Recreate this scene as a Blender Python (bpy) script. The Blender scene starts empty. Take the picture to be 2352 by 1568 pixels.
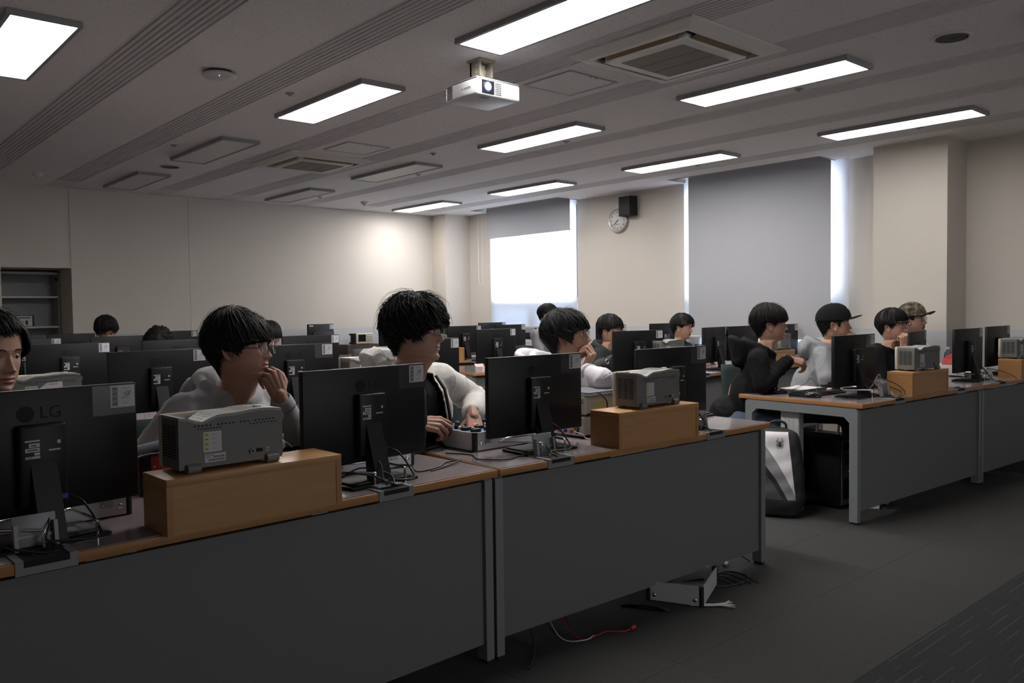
import bpy, bmesh, math, random
import numpy as np
from mathutils import Vector, Matrix, noise

SC = bpy.context.scene
COL = SC.collection
PI = math.pi
rnd = random.Random(7)

# ------------------------------------------------------------------ camera
CAM_Z = 1.30
cd = bpy.data.cameras.new('camera')
cam = bpy.data.objects.new('camera', cd)
COL.objects.link(cam)
cd.sensor_width = 36.0
cd.lens = 36.0 * 1895.1 / 2352
cd.clip_start = 0.05
_yaw, _pit, _rol = 0.84854, -0.0395, -0.01294
_f = Vector((math.cos(_yaw) * math.cos(_pit), math.sin(_yaw) * math.cos(_pit), math.sin(_pit)))
_r = Vector((math.sin(_yaw), -math.cos(_yaw), 0))
_u = _r.cross(_f)
_r2 = math.cos(_rol) * _r + math.sin(_rol) * _u
_u2 = -math.sin(_rol) * _r + math.cos(_rol) * _u
cam.matrix_world = Matrix(((_r2.x, _u2.x, -_f.x, 0), (_r2.y, _u2.y, -_f.y, 0), (_r2.z, _u2.z, -_f.z, CAM_Z), (0, 0, 0, 1)))
SC.camera = cam

# ------------------------------------------------------------------ exposure, daylight outside, light levels
SC.view_settings.view_transform = 'Standard'
SC.view_settings.look = 'None'
SC.view_settings.exposure = 0.0
SC.view_settings.gamma = 1.0
SC.view_settings.use_curve_mapping = False
LAMP_STRENGTH = 27.0
SKY_STRENGTH = 40.0
W = bpy.data.worlds.new('overcast_sky')
SC.world = W
W.use_nodes = True
wn = W.node_tree
wn.nodes.clear()
wo = wn.nodes.new('ShaderNodeOutputWorld')
wb = wn.nodes.new('ShaderNodeBackground')
wb.inputs[0].default_value = (0.90, 0.96, 1.0, 1)
wb.inputs[1].default_value = SKY_STRENGTH
wn.links.new(wb.outputs[0], wo.inputs[0])

# ------------------------------------------------------------------ materials
def mat(name, col, rough=0.5, metal=0.0, spec=0.5, emit=None, estr=0.0, alpha=None, trans=0.0, coat=0.0, noise_amt=0.0, noise_scale=20.0, bump=0.0, bump_scale=200.0, stretch=(1, 1, 1)):
    m = bpy.data.materials.new(name)
    m.use_nodes = True
    nt = m.node_tree
    b = nt.nodes['Principled BSDF']
    b.inputs['Base Color'].default_value = (*col, 1)
    b.inputs['Roughness'].default_value = rough
    b.inputs['Metallic'].default_value = metal
    b.inputs['Specular IOR Level'].default_value = spec
    if coat:
        b.inputs['Coat Weight'].default_value = coat
        b.inputs['Coat Roughness'].default_value = 0.08
    if trans:
        b.inputs['Transmission Weight'].default_value = trans
    if alpha is not None:
        b.inputs['Alpha'].default_value = alpha
    if emit:
        b.inputs['Emission Color'].default_value = (*emit, 1)
        b.inputs['Emission Strength'].default_value = estr
    if noise_amt or bump:
        tc = nt.nodes.new('ShaderNodeTexCoord')
        mp = nt.nodes.new('ShaderNodeMapping')
        mp.inputs['Scale'].default_value = stretch
        nt.links.new(tc.outputs['Object'], mp.inputs[0])
    if noise_amt:
        n = nt.nodes.new('ShaderNodeTexNoise')
        n.inputs['Scale'].default_value = noise_scale
        n.inputs['Detail'].default_value = 4
        nt.links.new(mp.outputs[0], n.inputs['Vector'])
        mr = nt.nodes.new('ShaderNodeMapRange')
        mr.inputs[1].default_value = 0.25
        mr.inputs[2].default_value = 0.75
        mr.inputs[3].default_value = 1 - noise_amt
        mr.inputs[4].default_value = 1 + noise_amt
        nt.links.new(n.outputs[0], mr.inputs[0])
        mx = nt.nodes.new('ShaderNodeVectorMath')
        mx.operation = 'SCALE'
        mx.inputs[0].default_value = col
        nt.links.new(mr.outputs[0], mx.inputs['Scale'])
        nt.links.new(mx.outputs[0], b.inputs['Base Color'])
    if bump:
        n2 = nt.nodes.new('ShaderNodeTexNoise')
        n2.inputs['Scale'].default_value = bump_scale
        n2.inputs['Detail'].default_value = 3
        nt.links.new(mp.outputs[0], n2.inputs['Vector'])
        bp = nt.nodes.new('ShaderNodeBump')
        bp.inputs['Strength'].default_value = bump
        bp.inputs['Distance'].default_value = 0.003
        nt.links.new(n2.outputs[0], bp.inputs['Height'])
        nt.links.new(bp.outputs[0], b.inputs['Normal'])
    return m

def nodes_of(m):
    return m.node_tree, m.node_tree.nodes['Principled BSDF']

M = {}
M['wall'] = mat('wall_paint_cream', (0.60, 0.555, 0.50), 0.75, spec=0.25, noise_amt=0.03, noise_scale=1.2, bump=0.03, bump_scale=300)
M['wainscot'] = mat('wall_paint_grey', (0.50, 0.51, 0.53), 0.7, spec=0.3, noise_amt=0.03, noise_scale=2)
M['reveal'] = mat('window_reveal_paint', (0.62, 0.60, 0.58), 0.6)
M['black'] = mat('black_plastic', (0.0062, 0.0062, 0.0068), 0.45, spec=0.28, bump=0.06, bump_scale=900)
M['black2'] = mat('black_plastic_matte', (0.008, 0.008, 0.0085), 0.6, spec=0.25)
M['blackgloss'] = mat('black_gloss', (0.01, 0.01, 0.011), 0.15)
M['rubber'] = mat('black_rubber', (0.008, 0.008, 0.008), 0.55)
M['screen'] = mat('screen_glass', (0.012, 0.013, 0.016), 0.18)
M['label'] = mat('label_paper', (0.50, 0.50, 0.52), 0.5)
M['label_grey'] = mat('label_print_grey', (0.19, 0.19, 0.21), 0.5)
M['label_yellow'] = mat('label_print_yellow', (0.55, 0.52, 0.16), 0.5)
M['ink'] = mat('ink', (0.03, 0.03, 0.035), 0.6)
M['ink2'] = mat('ink_faint', (0.20, 0.20, 0.22), 0.6)
M['tape'] = mat('clear_tape', (0.040, 0.041, 0.044), 0.25)
M['blue'] = mat('blue_connector', (0.008, 0.012, 0.25), 0.4)
M['chrome'] = mat('chrome_wire', (0.75, 0.75, 0.76), 0.15, 1.0)
M['steel'] = mat('brushed_steel', (0.42, 0.42, 0.42), 0.4, 0.9)
M['alu'] = mat('aluminium_case_skin', (0.66, 0.67, 0.69), 0.45, 0.25, noise_amt=0.05, noise_scale=3, stretch=(1, 1, 14))
M['alu_frame'] = mat('grey_desk_frame', (0.24, 0.255, 0.27), 0.45, 0.2)
M['grey_plastic'] = mat('grey_port_plastic', (0.22, 0.23, 0.24), 0.45, 0.2)
M['panel'] = mat('grey_laminate', (0.165, 0.165, 0.168), 0.6, spec=0.3, noise_amt=0.04, noise_scale=60, stretch=(0.3, 1, 6))
M['pad'] = mat('desk_pad', (0.23, 0.195, 0.20), 0.13, spec=0.55, noise_amt=0.12, noise_scale=2.5)
M['white_plastic'] = mat('white_plastic', (0.62, 0.61, 0.59), 0.45)
M['ac_white'] = mat('ac_white', (0.68, 0.655, 0.61), 0.5)
M['ac_grille'] = mat('ac_grille', (0.22, 0.21, 0.18), 0.7)
M['ac_slot'] = mat('ac_louver_amber_lit', (0.16, 0.10, 0.035), 0.5)  # brown is amber light on the louvers, put into their colour
M['scope'] = mat('scope_grey', (0.145, 0.143, 0.135), 0.5, bump=0.05, bump_scale=600)
M['scope_top'] = mat('scope_trim_toplit_grey', (0.27, 0.265, 0.255), 0.45)  # lighter than the body: light from above put into the handle colour
M['cream'] = mat('scope_bezel_cream', (0.55, 0.50, 0.40), 0.5)
M['dark'] = mat('dark_gap', (0.006, 0.006, 0.006), 0.8)
M['red'] = mat('red_plastic', (0.42, 0.012, 0.015), 0.45)
M['olive'] = mat('olive_knob', (0.13, 0.12, 0.06), 0.5)
M['lcd'] = mat('lcd_green', (0.02, 0.07, 0.06), 0.25)
M['pcb'] = mat('blue_circuit_board', (0.05, 0.11, 0.22), 0.5)
M['paper'] = mat('paper_white', (0.72, 0.69, 0.68), 0.7)
M['pink'] = mat('pink_card', (0.66, 0.52, 0.53), 0.6)
M['teal'] = mat('teal_chair_fabric', (0.017, 0.030, 0.032), 0.8, bump=0.2, bump_scale=500)
M['chairgrey'] = mat('blue_grey_chair', (0.12, 0.13, 0.15), 0.6)
M['chrome_dark'] = mat('chair_tube', (0.3, 0.3, 0.3), 0.3, 0.9)
M['brown'] = mat('dark_brown_wood', (0.055, 0.035, 0.028), 0.5, noise_amt=0.3, noise_scale=8, stretch=(1, 1, 8))
M['lamp_frame'] = mat('lamp_frame_grey', (0.30, 0.30, 0.31), 0.5)
M['lamp_on'] = mat('lamp_diffuser_lit', (0.8, 0.8, 0.8), 0.5, emit=(1.0, 0.965, 0.93), estr=LAMP_STRENGTH)
for _s in (0.45, 0.8, 1.0, 1.15, 1.3, 1.6):
    M['lamp_on_%g' % _s] = mat('lamp_diffuser_lit', (0.8, 0.8, 0.8), 0.5, emit=(1.0, 0.965, 0.93), estr=LAMP_STRENGTH * _s)
M['lamp_off'] = mat('lamp_diffuser_unlit', (0.60, 0.585, 0.56), 0.4)

M['cable'] = mat('black_cable', (0.010, 0.010, 0.010), 0.45)
M['cable_w'] = mat('white_cable', (0.55, 0.55, 0.53), 0.5)
M['cable_y'] = mat('yellow_cable', (0.38, 0.36, 0.03), 0.5)
M['cable_r'] = mat('red_cable', (0.35, 0.02, 0.02), 0.5)
M['cable_b'] = mat('blue_cable', (0.02, 0.06, 0.12), 0.5)
M['hatch'] = mat('hatch_metal', (0.34, 0.335, 0.325), 0.5, 0.2)
M['cloth_w'] = mat('bag_white_fabric', (0.60, 0.59, 0.60), 0.7, bump=0.15, bump_scale=120)
M['cloth_g'] = mat('bag_grey_fabric', (0.20, 0.20, 0.21), 0.8)
M['cloth_k'] = mat('bag_black_fabric', (0.010, 0.010, 0.011), 0.8)
M['led'] = mat('red_led', (0.3, 0, 0), 0.4, emit=(1, 0.03, 0.03), estr=2.5)
M['led_b'] = mat('blue_led', (0.3, 0.3, 0.5), 0.4, emit=(0.4, 0.55, 1), estr=3.0)
M['lens_light'] = mat('projector_lamp', (0.3, 0.3, 0.5), 0.3, emit=(0.75, 0.85, 1), estr=6.0)
M['lens_rim'] = mat('projector_lens_rim', (0.02, 0.02, 0.05), 0.2, emit=(0.15, 0.2, 0.9), estr=0.25)
M['proj'] = mat('projector_white', (0.60, 0.60, 0.61), 0.4)
M['proj_top'] = mat('projector_grey', (0.20, 0.20, 0.23), 0.45)
M['beige'] = mat('beige_metal', (0.36, 0.33, 0.26), 0.5)

def wood_mat(name, c1, c2):
    m = bpy.data.materials.new(name)
    m.use_nodes = True
    nt, b = nodes_of(m)
    b.inputs['Roughness'].default_value = 0.42
    b.inputs['Specular IOR Level'].default_value = 0.4
    tc = nt.nodes.new('ShaderNodeTexCoord')
    mp = nt.nodes.new('ShaderNodeMapping')
    mp.inputs['Scale'].default_value = (1.5, 14, 14)
    n = nt.nodes.new('ShaderNodeTexNoise')
    n.inputs['Scale'].default_value = 3.0
    n.inputs['Detail'].default_value = 6
    n.inputs['Roughness'].default_value = 0.6
    cr = nt.nodes.new('ShaderNodeValToRGB')
    cr.color_ramp.elements[0].position = 0.3
    cr.color_ramp.elements[0].color = (*c1, 1)
    cr.color_ramp.elements[1].position = 0.7
    cr.color_ramp.elements[1].color = (*c2, 1)
    nt.links.new(tc.outputs['Object'], mp.inputs[0])
    nt.links.new(mp.outputs[0], n.inputs['Vector'])
    nt.links.new(n.outputs[0], cr.inputs[0])
    nt.links.new(cr.outputs[0], b.inputs['Base Color'])
    return m
M['wood'] = wood_mat('beech_wood', (0.40, 0.215, 0.085), (0.46, 0.255, 0.105))
M['wood_edge'] = wood_mat('beech_edge', (0.36, 0.175, 0.065), (0.41, 0.205, 0.078))

def carpet_mat(name, striped):
    m = bpy.data.materials.new(name)
    m.use_nodes = True
    nt, b = nodes_of(m)
    b.inputs['Roughness'].default_value = 0.95
    b.inputs['Specular IOR Level'].default_value = 0.1
    g = nt.nodes.new('ShaderNodeNewGeometry')
    mp = nt.nodes.new('ShaderNodeMapping')
    mp.inputs['Scale'].default_value = (160, 420, 1)
    n = nt.nodes.new('ShaderNodeTexNoise')
    n.inputs['Scale'].default_value = 1.0
    n.inputs['Detail'].default_value = 5
    cr = nt.nodes.new('ShaderNodeValToRGB')
    a, c = ((0.020, 0.022, 0.022), (0.040, 0.044, 0.044)) if striped else ((0.036, 0.036, 0.0355), (0.068, 0.0675, 0.0665))
    cr.color_ramp.elements[0].position = 0.3
    cr.color_ramp.elements[0].color = (*a, 1)
    cr.color_ramp.elements[1].position = 0.72
    cr.color_ramp.elements[1].color = (*c, 1)
    nt.links.new(g.outputs['Position'], mp.inputs[0])
    nt.links.new(mp.outputs[0], n.inputs['Vector'])
    nt.links.new(n.outputs[0], cr.inputs[0])
    out = cr.outputs[0]
    if striped:
        sx = nt.nodes.new('ShaderNodeSeparateXYZ')
        nt.links.new(g.outputs['Position'], sx.inputs[0])
        mm = nt.nodes.new('ShaderNodeMath')
        mm.operation = 'PINGPONG'
        mm.inputs[1].default_value = 0.022
        nt.links.new(sx.outputs['Y'], mm.inputs[0])
        lt = nt.nodes.new('ShaderNodeMath')
        lt.operation = 'LESS_THAN'
        lt.inputs[1].default_value = 0.0022
        nt.links.new(mm.outputs[0], lt.inputs[0])
        mp2 = nt.nodes.new('ShaderNodeMapping')
        mp2.inputs['Scale'].default_value = (4, 60, 1)
        nt.links.new(g.outputs['Position'], mp2.inputs[0])
        n3 = nt.nodes.new('ShaderNodeTexNoise')
        n3.inputs['Scale'].default_value = 1.0
        nt.links.new(mp2.outputs[0], n3.inputs['Vector'])
        gt = nt.nodes.new('ShaderNodeMath')
        gt.operation = 'GREATER_THAN'
        gt.inputs[1].default_value = 0.5
        nt.links.new(n3.outputs[0], gt.inputs[0])
        mu = nt.nodes.new('ShaderNodeMath')
        mu.operation = 'MULTIPLY'
        nt.links.new(lt.outputs[0], mu.inputs[0])
        nt.links.new(gt.outputs[0], mu.inputs[1])
        mi = nt.nodes.new('ShaderNodeMix')
        mi.data_type = 'RGBA'
        mi.inputs[7].default_value = (0.060, 0.064, 0.064, 1)
        nt.links.new(mu.outputs[0], mi.inputs[0])
        nt.links.new(out, mi.inputs[6])
        out = mi.outputs[2]
    nt.links.new(out, b.inputs['Base Color'])
    bp = nt.nodes.new('ShaderNodeBump')
    bp.inputs['Strength'].default_value = 0.15
    bp.inputs['Distance'].default_value = 0.003
    nt.links.new(n.outputs[0], bp.inputs['Height'])
    nt.links.new(bp.outputs[0], b.inputs['Normal'])
    return m
M['carpet'] = carpet_mat('carpet_grey', False)
M['carpet_s'] = carpet_mat('carpet_striped', True)

def ceiling_mat():
    m = bpy.data.materials.new('acoustic_tile')
    m.use_nodes = True
    nt, b = nodes_of(m)
    b.inputs['Roughness'].default_value = 0.9
    b.inputs['Specular IOR Level'].default_value = 0.1
    g = nt.nodes.new('ShaderNodeNewGeometry')
    mp = nt.nodes.new('ShaderNodeMapping')
    mp.inputs['Scale'].default_value = (150, 62, 1)
    n = nt.nodes.new('ShaderNodeTexNoise')
    n.inputs['Scale'].default_value = 1.0
    n.inputs['Detail'].default_value = 2
    cr = nt.nodes.new('ShaderNodeValToRGB')
    cr.color_ramp.elements[0].position = 0.27
    cr.color_ramp.elements[0].color = (0.30, 0.29, 0.29, 1)
    cr.color_ramp.elements[1].position = 0.36
    cr.color_ramp.elements[1].color = (0.78, 0.76, 0.75, 1)
    nt.links.new(g.outputs['Position'], mp.inputs[0])
    nt.links.new(mp.outputs[0], n.inputs['Vector'])
    nt.links.new(n.outputs[0], cr.inputs[0])
    nt.links.new(cr.outputs[0], b.inputs['Base Color'])
    return m
M['ceiling'] = ceiling_mat()
M['ribs'] = mat('ceiling_rib_paint', (0.66, 0.645, 0.64), 0.8, spec=0.1)

def translucent(name, col, amt, rough_col):
    m = bpy.data.materials.new(name)
    m.use_nodes = True
    nt = m.node_tree
    nt.nodes.clear()
    o = nt.nodes.new('ShaderNodeOutputMaterial')
    d = nt.nodes.new('ShaderNodeBsdfDiffuse')
    d.inputs[0].default_value = (*rough_col, 1)
    t = nt.nodes.new('ShaderNodeBsdfTranslucent')
    t.inputs[0].default_value = (*col, 1)
    mx = nt.nodes.new('ShaderNodeMixShader')
    mx.inputs[0].default_value = amt
    nt.links.new(d.outputs[0], mx.inputs[1])
    nt.links.new(t.outputs[0], mx.inputs[2])
    nt.links.new(mx.outputs[0], o.inputs[0])
    return m
M['blind'] = translucent('grey_blind_fabric', (0.55, 0.56, 0.60), 0.13, (0.50, 0.505, 0.53))
M['sheer'] = translucent('sheer_white_blind', (0.95, 0.97, 1.0), 0.75, (0.75, 0.75, 0.76))

def thin_glass(name, tint, refl):
    m = bpy.data.materials.new(name)
    m.use_nodes = True
    nt = m.node_tree
    nt.nodes.clear()
    o = nt.nodes.new('ShaderNodeOutputMaterial')
    t = nt.nodes.new('ShaderNodeBsdfTransparent')
    t.inputs[0].default_value = (*tint, 1)
    g = nt.nodes.new('ShaderNodeBsdfGlossy')
    g.inputs['Roughness'].default_value = 0.03
    g.inputs['Color'].default_value = (0.9, 0.9, 1.0, 1)
    lw = nt.nodes.new('ShaderNodeLayerWeight')
    lw.inputs[0].default_value = refl
    mx = nt.nodes.new('ShaderNodeMixShader')
    nt.links.new(lw.outputs['Fresnel'], mx.inputs[0])
    nt.links.new(t.outputs[0], mx.inputs[1])
    nt.links.new(g.outputs[0], mx.inputs[2])
    nt.links.new(mx.outputs[0], o.inputs[0])
    return m
M['glass'] = thin_glass('window_glass', (0.95, 0.97, 0.98), 0.35)
M['spec_lens'] = thin_glass('spectacle_lens', (0.93, 0.92, 0.95), 0.55)
M['frosted'] = thin_glass('frosted_window_glass', (0.27, 0.295, 0.33), 0.3)
M['bottle'] = thin_glass('clear_bottle', (0.85, 0.87, 0.88), 0.4)

# ------------------------------------------------------------------ mesh builder
class MB:
    """Collects shapes; build() links them as ONE mesh object."""
    def __init__(s):
        s.v, s.f, s.m, s.sm = [], [], [], []
    def add(s, vs, fs, mi=0, smooth=False):
        o = len(s.v)
        s.v += [tuple(p) for p in vs]
        for f in fs:
            s.f.append(tuple(o + i for i in f)); s.m.append(mi); s.sm.append(smooth)
        return s
    def box(s, x0, x1, y0, y1, z0, z1, mi=0, bev=0.0):
        if bev <= 0:
            vs = [(x, y, z) for z in (z0, z1) for y in (y0, y1) for x in (x0, x1)]
            s.add(vs, [(0, 2, 3, 1), (4, 5, 7, 6), (0, 1, 5, 4), (2, 6, 7, 3), (0, 4, 6, 2), (1, 3, 7, 5)], mi)
        else:
            bm = bmesh.new()
            bmesh.ops.create_cube(bm, size=1)
            for q in bm.verts:
                q.co = Vector(((x0 + x1) / 2 + q.co.x * (x1 - x0), (y0 + y1) / 2 + q.co.y * (y1 - y0), (z0 + z1) / 2 + q.co.z * (z1 - z0)))
            bmesh.ops.bevel(bm, geom=list(bm.edges), offset=bev, segments=2, affect='EDGES', profile=0.5)
            s.bm(bm, mi, True)
        return s
    def bm(s, bm, mi=0, smooth=False):
        bm.verts.index_update()
        s.add([q.co[:] for q in bm.verts], [[q.index for q in f.verts] for f in bm.faces], mi, smooth)
        bm.free()
        return s
    def xf(s, M4, start=0):
        for i in range(start, len(s.v)):
            s.v[i] = tuple(M4 @ Vector(s.v[i]))
        return s
    def prism(s, pts, d0, d1, axis='y', mi=0, smooth=False):
        n = len(pts)
        def P(p, d):
            return {'y': (p[0], d, p[1]), 'x': (d, p[0], p[1]), 'z': (p[0], p[1], d)}[axis]
        vs = [P(p, d0) for p in pts] + [P(p, d1) for p in pts]
        s.add(vs, [tuple(range(n)), tuple(range(2 * n - 1, n - 1, -1))], mi)
        s.add(vs, [(i, n + i, n + (i + 1) % n, (i + 1) % n) for i in range(n)], mi, smooth)
        return s
    def cyl(s, p0, p1, r0, r1=None, n=12, mi=0, cap=True, smooth=True):
        r1 = r0 if r1 is None else r1
        p0, p1 = Vector(p0), Vector(p1)
        a = (p1 - p0).normalized()
        b = a.orthogonal().normalized()
        c = a.cross(b)
        vs = []
        for p, r in ((p0, r0), (p1, r1)):
            for i in range(n):
                t = 2 * PI * i / n
                vs.append(p + b * (r * math.cos(t)) + c * (r * math.sin(t)))
        s.add(vs, [(i, (i + 1) % n, n + (i + 1) % n, n + i) for i in range(n)], mi, smooth)
        if cap:
            s.add(vs, [tuple(range(n - 1, -1, -1)), tuple(range(n, 2 * n))], mi)
        return s
    def tube(s, pts, r, n=6, mi=0, closed=False, taper=None, flat=1.0, up=None):
        pts = [Vector(p) for p in pts]
        k = len(pts)
        vs = []
        prev = None
        for i, p in enumerate(pts):
            if closed:
                t = (pts[(i + 1) % k] - pts[i - 1])
            else:
                t = pts[min(i + 1, k - 1)] - pts[max(i - 1, 0)]
            if t.length < 1e-9:
                t = Vector((0, 0, 1))
            t.normalize()
            if prev is None:
                b = up.copy() if up is not None else t.orthogonal()
                b = (b - t * b.dot(t))
                if b.length < 1e-6:
                    b = t.orthogonal()
            else:
                b = prev - t * prev.dot(t)
                if b.length < 1e-6:
                    b = t.orthogonal()
            b.normalize()
            prev = b
            c = t.cross(b)
            rr = r if taper is None else r * taper[i]
            for j in range(n):
                a = 2 * PI * j / n
                vs.append(p + b * (rr * flat * math.cos(a)) + c * (rr * math.sin(a)))
        fs = []
        for i in range(k if closed else k - 1):
            i2 = (i + 1) % k
            for j in range(n):
                fs.append((i * n + j, i * n + (j + 1) % n, i2 * n + (j + 1) % n, i2 * n + j))
        s.add(vs, fs, mi, True)
        if not closed:
            s.add(vs, [tuple(range(n - 1, -1, -1)), tuple(range((k - 1) * n, k * n))], mi)
        return s
    def lathe(s, prof, c=(0, 0, 0), n=20, mi=0, smooth=True):
        vs = []
        for r, z in prof:
            for j in range(n):
                a = 2 * PI * j / n
                vs.append((c[0] + r * math.cos(a), c[1] + r * math.sin(a), c[2] + z))
        fs = []
        for i in range(len(prof) - 1):
            for j in range(n):
                fs.append((i * n + j, i * n + (j + 1) % n, (i + 1) * n + (j + 1) % n, (i + 1) * n + j))
        s.add(vs, fs, mi, smooth)
        s.add(vs, [tuple(range(n - 1, -1, -1)), tuple(range((len(prof) - 1) * n, len(prof) * n))], mi)
        return s
    def ball(s, c, r, n=10, mi=0, sc=(1, 1, 1)):
        vs, fs = [], []
        m = max(4, n // 2)
        for i in range(m + 1):
            p = PI * i / m
            for j in range(n):
                a = 2 * PI * j / n
                vs.append((c[0] + r * sc[0] * math.sin(p) * math.cos(a), c[1] + r * sc[1] * math.sin(p) * math.sin(a), c[2] + r * sc[2] * math.cos(p)))
        for i in range(m):
            for j in range(n):
                fs.append((i * n + j, (i + 1) * n + j, (i + 1) * n + (j + 1) % n, i * n + (j + 1) % n))
        return s.add(vs, fs, mi, True)
    def quad_xz(s, x0, x1, z0, z1, y, mi=0):        # thin print facing -y
        return s.add([(x0, y, z0), (x1, y, z0), (x1, y, z1), (x0, y, z1)], [(0, 1, 2, 3)], mi)
    def mesh(s, name, mats):
        me = bpy.data.meshes.new(name)
        me.from_pydata(s.v, [], s.f)
        for m in (mats if isinstance(mats, (list, tuple)) else [mats]):
            me.materials.append(m)
        me.polygons.foreach_set('material_index', s.m)
        me.polygons.foreach_set('use_smooth', s.sm)
        me.update()
        return me
    def build(s, name, mats, parent=None, loc=None):
        return link(name, s.mesh(name, mats), parent, loc)

def link(name, me, parent=None, loc=None):
    o = bpy.data.objects.new(name, me)
    COL.objects.link(o)
    if parent is not None:
        o.parent = parent
    if loc is not None:
        o.location = loc
    return o

def tag(o, label, cat, group=None):
    o['label'] = label
    o['category'] = cat
    if group:
        o['group'] = group
    return o

def thing(name, label, cat, loc=(0, 0, 0), rz=0.0, group=None):
    o = bpy.data.objects.new(name, None)
    COL.objects.link(o)
    o.empty_display_size = 0.1
    o.location = loc
    o.rotation_euler = (0, 0, rz)
    return tag(o, label, cat, group)

def struct(o, kind='structure'):
    o['kind'] = kind
    return o

def dup(root, label, loc, rz=0.0, group=None, skip=()):
    r = root.copy()
    COL.objects.link(r)
    r.location = loc
    r.rotation_euler = (0, 0, rz)
    r['label'] = label
    if group:
        r['group'] = group
    for ch in list(root.children):
        if ch.name.split('.')[0] in skip:
            continue
        c = ch.copy()
        COL.objects.link(c)
        c.parent = r
        for g in list(ch.children):
            d = g.copy()
            COL.objects.link(d)
            d.parent = c
    return r

def smooth_path(pts, k=6):
    pts = [Vector(p) for p in pts]
    out = []
    n = len(pts)
    for i in range(n - 1):
        p0, p1, p2, p3 = pts[max(i - 1, 0)], pts[i], pts[i + 1], pts[min(i + 2, n - 1)]
        for j in range(k):
            t = j / k
            out.append(0.5 * ((2 * p1) + (p2 - p0) * t + (2 * p0 - 5 * p1 + 4 * p2 - p3) * t * t + (3 * p1 - p0 - 3 * p2 + p3) * t ** 3))
    out.append(pts[-1])
    return out

def text_mesh(body, size, name, m, parent=None, extrude=0.0004):
    cu = bpy.data.curves.new(name + '_curve', 'FONT')
    cu.body = body
    cu.size = size
    cu.extrude = extrude
    cu.align_x = 'CENTER'
    cu.align_y = 'CENTER'
    cu.resolution_u = 3
    tmp = bpy.data.objects.new('tmp', cu)
    COL.objects.link(tmp)
    dg = bpy.context.evaluated_depsgraph_get()
    me = bpy.data.meshes.new_from_object(tmp.evaluated_get(dg))
    bpy.data.objects.remove(tmp)
    bpy.data.curves.remove(cu)
    me.materials.clear()
    me.materials.append(m)
    me.name = name
    return me
# ================================================================== ROOM SHELL
CE = 2.75
XW, YB = 8.05, 10.45            # window wall, back wall
XL, YF = -2.5, -3.0             # unseen left and front walls

# ---- world: overcast sky above, duller ground below the horizon
tcw = wn.nodes.new('ShaderNodeTexCoord')
sxw = wn.nodes.new('ShaderNodeSeparateXYZ')
crw = wn.nodes.new('ShaderNodeValToRGB')
crw.color_ramp.elements[0].position = 0.44
crw.color_ramp.elements[0].color = (0.12, 0.13, 0.14, 1)
crw.color_ramp.elements[1].position = 0.60
crw.color_ramp.elements[1].color = (0.93, 0.97, 1.0, 1)
mrw = wn.nodes.new('ShaderNodeMapRange')
mrw.inputs[1].default_value = -1
mrw.inputs[2].default_value = 1
wn.links.new(tcw.outputs['Generated'], sxw.inputs[0])
wn.links.new(sxw.outputs['Z'], mrw.inputs[0])
wn.links.new(mrw.outputs[0], crw.inputs[0])
wn.links.new(crw.outputs[0], wb.inputs[0])

# ---- floor: carpet tiles one by one where the floor is in view, plain carpet elsewhere
TX0, TX1, TY0, TY1 = 0.35, 8.05, 0.33, 3.33
fb = MB()
fb.box(XL, TX0, YF, YB + 1, -0.10, 0)
fb.box(TX0, TX1, YF, TY0, -0.10, 0)
fb.box(TX0, TX1, TY1, YB + 1, -0.10, 0)
fb.box(TX0, TX1, TY0, TY1, -0.10, -0.006)
floor = struct(fb.build('floor', M['carpet']))
tile_me = {}
tile_w = (TX1 - TX0) / 15
for key in ('carpet', 'carpet_s'):
    t = MB().box(-tile_w / 2 + 0.0007, tile_w / 2 - 0.0007, -0.2493, 0.2493, -0.006, 0)
    tile_me[key] = t.mesh('carpet_tile', M[key])
for i in range(15):
    for j in range(6):
        link('carpet_tile', tile_me['carpet_s' if j < 2 else 'carpet'], floor, (TX0 + tile_w * (i + 0.5), TY0 + 0.5 * (j + 0.5), 0))

# ---- ceiling: acoustic tiles between ribbed strips
strips = [(-1.50, -1.24), (-0.57, -0.31), (0.32, 0.58), (1.41, 1.675), (2.23, 2.485), (3.33, 3.585), (4.165, 4.425), (5.23, 5.465), (6.03, 6.30), (7.08, 7.35)]
XP = 7.65                        # blind pockets start here
SY = 9.95
cb = MB()
cb.box(XL - 0.1, XP, YF - 0.1, YB + 0.1, CE + 0.02, CE + 0.12)
pockets = [(4.10, 5.93), (7.745, 9.55)]
ys = [YF, 4.10, 5.93, 7.745, 9.55, YB]
for a, b in ((YF, 4.10), (5.93, 7.745), (9.55, YB)):
    cb.box(XP, XW + 0.3, a - (0.1 if a == YF else 0), b + (0.1 if b == YB else 0), CE + 0.02, CE + 0.12)
for a, b in pockets:
    cb.box(XP - 0.02, XW + 0.3, a - 0.02, b + 0.02, CE + 0.19, CE + 0.24)
    cb.box(XP - 0.02, XP, a, b, CE + 0.12, CE + 0.19)
    cb.box(XP - 0.02, XW + 0.3, a - 0.02, a, CE + 0.12, CE + 0.19)
    cb.box(XP - 0.02, XW + 0.3, b, b + 0.02, CE + 0.12, CE + 0.19)
ceiling = struct(cb.build('ceiling', M['ceiling']))
bands = []
x = XL
for a, b in strips:
    bands.append((x, a)); x = b
bands.append((x, XP))
tn = 0
for a, b in bands:
    off = -3.0 + 0.6 * (tn % 2)
    tn += 1
    y = YF
    while y < YB - 0.01:
        y2 = min(YB, y + (1.8 if y > YF else 1.2 + 0.6 * (tn % 2)))
        MB().box(a + 0.0006, b - 0.0006, y + 0.0006, y2 - 0.0006, CE, CE + 0.02).build('ceiling_tile', M['ceiling'], ceiling)
        y = y2
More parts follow.
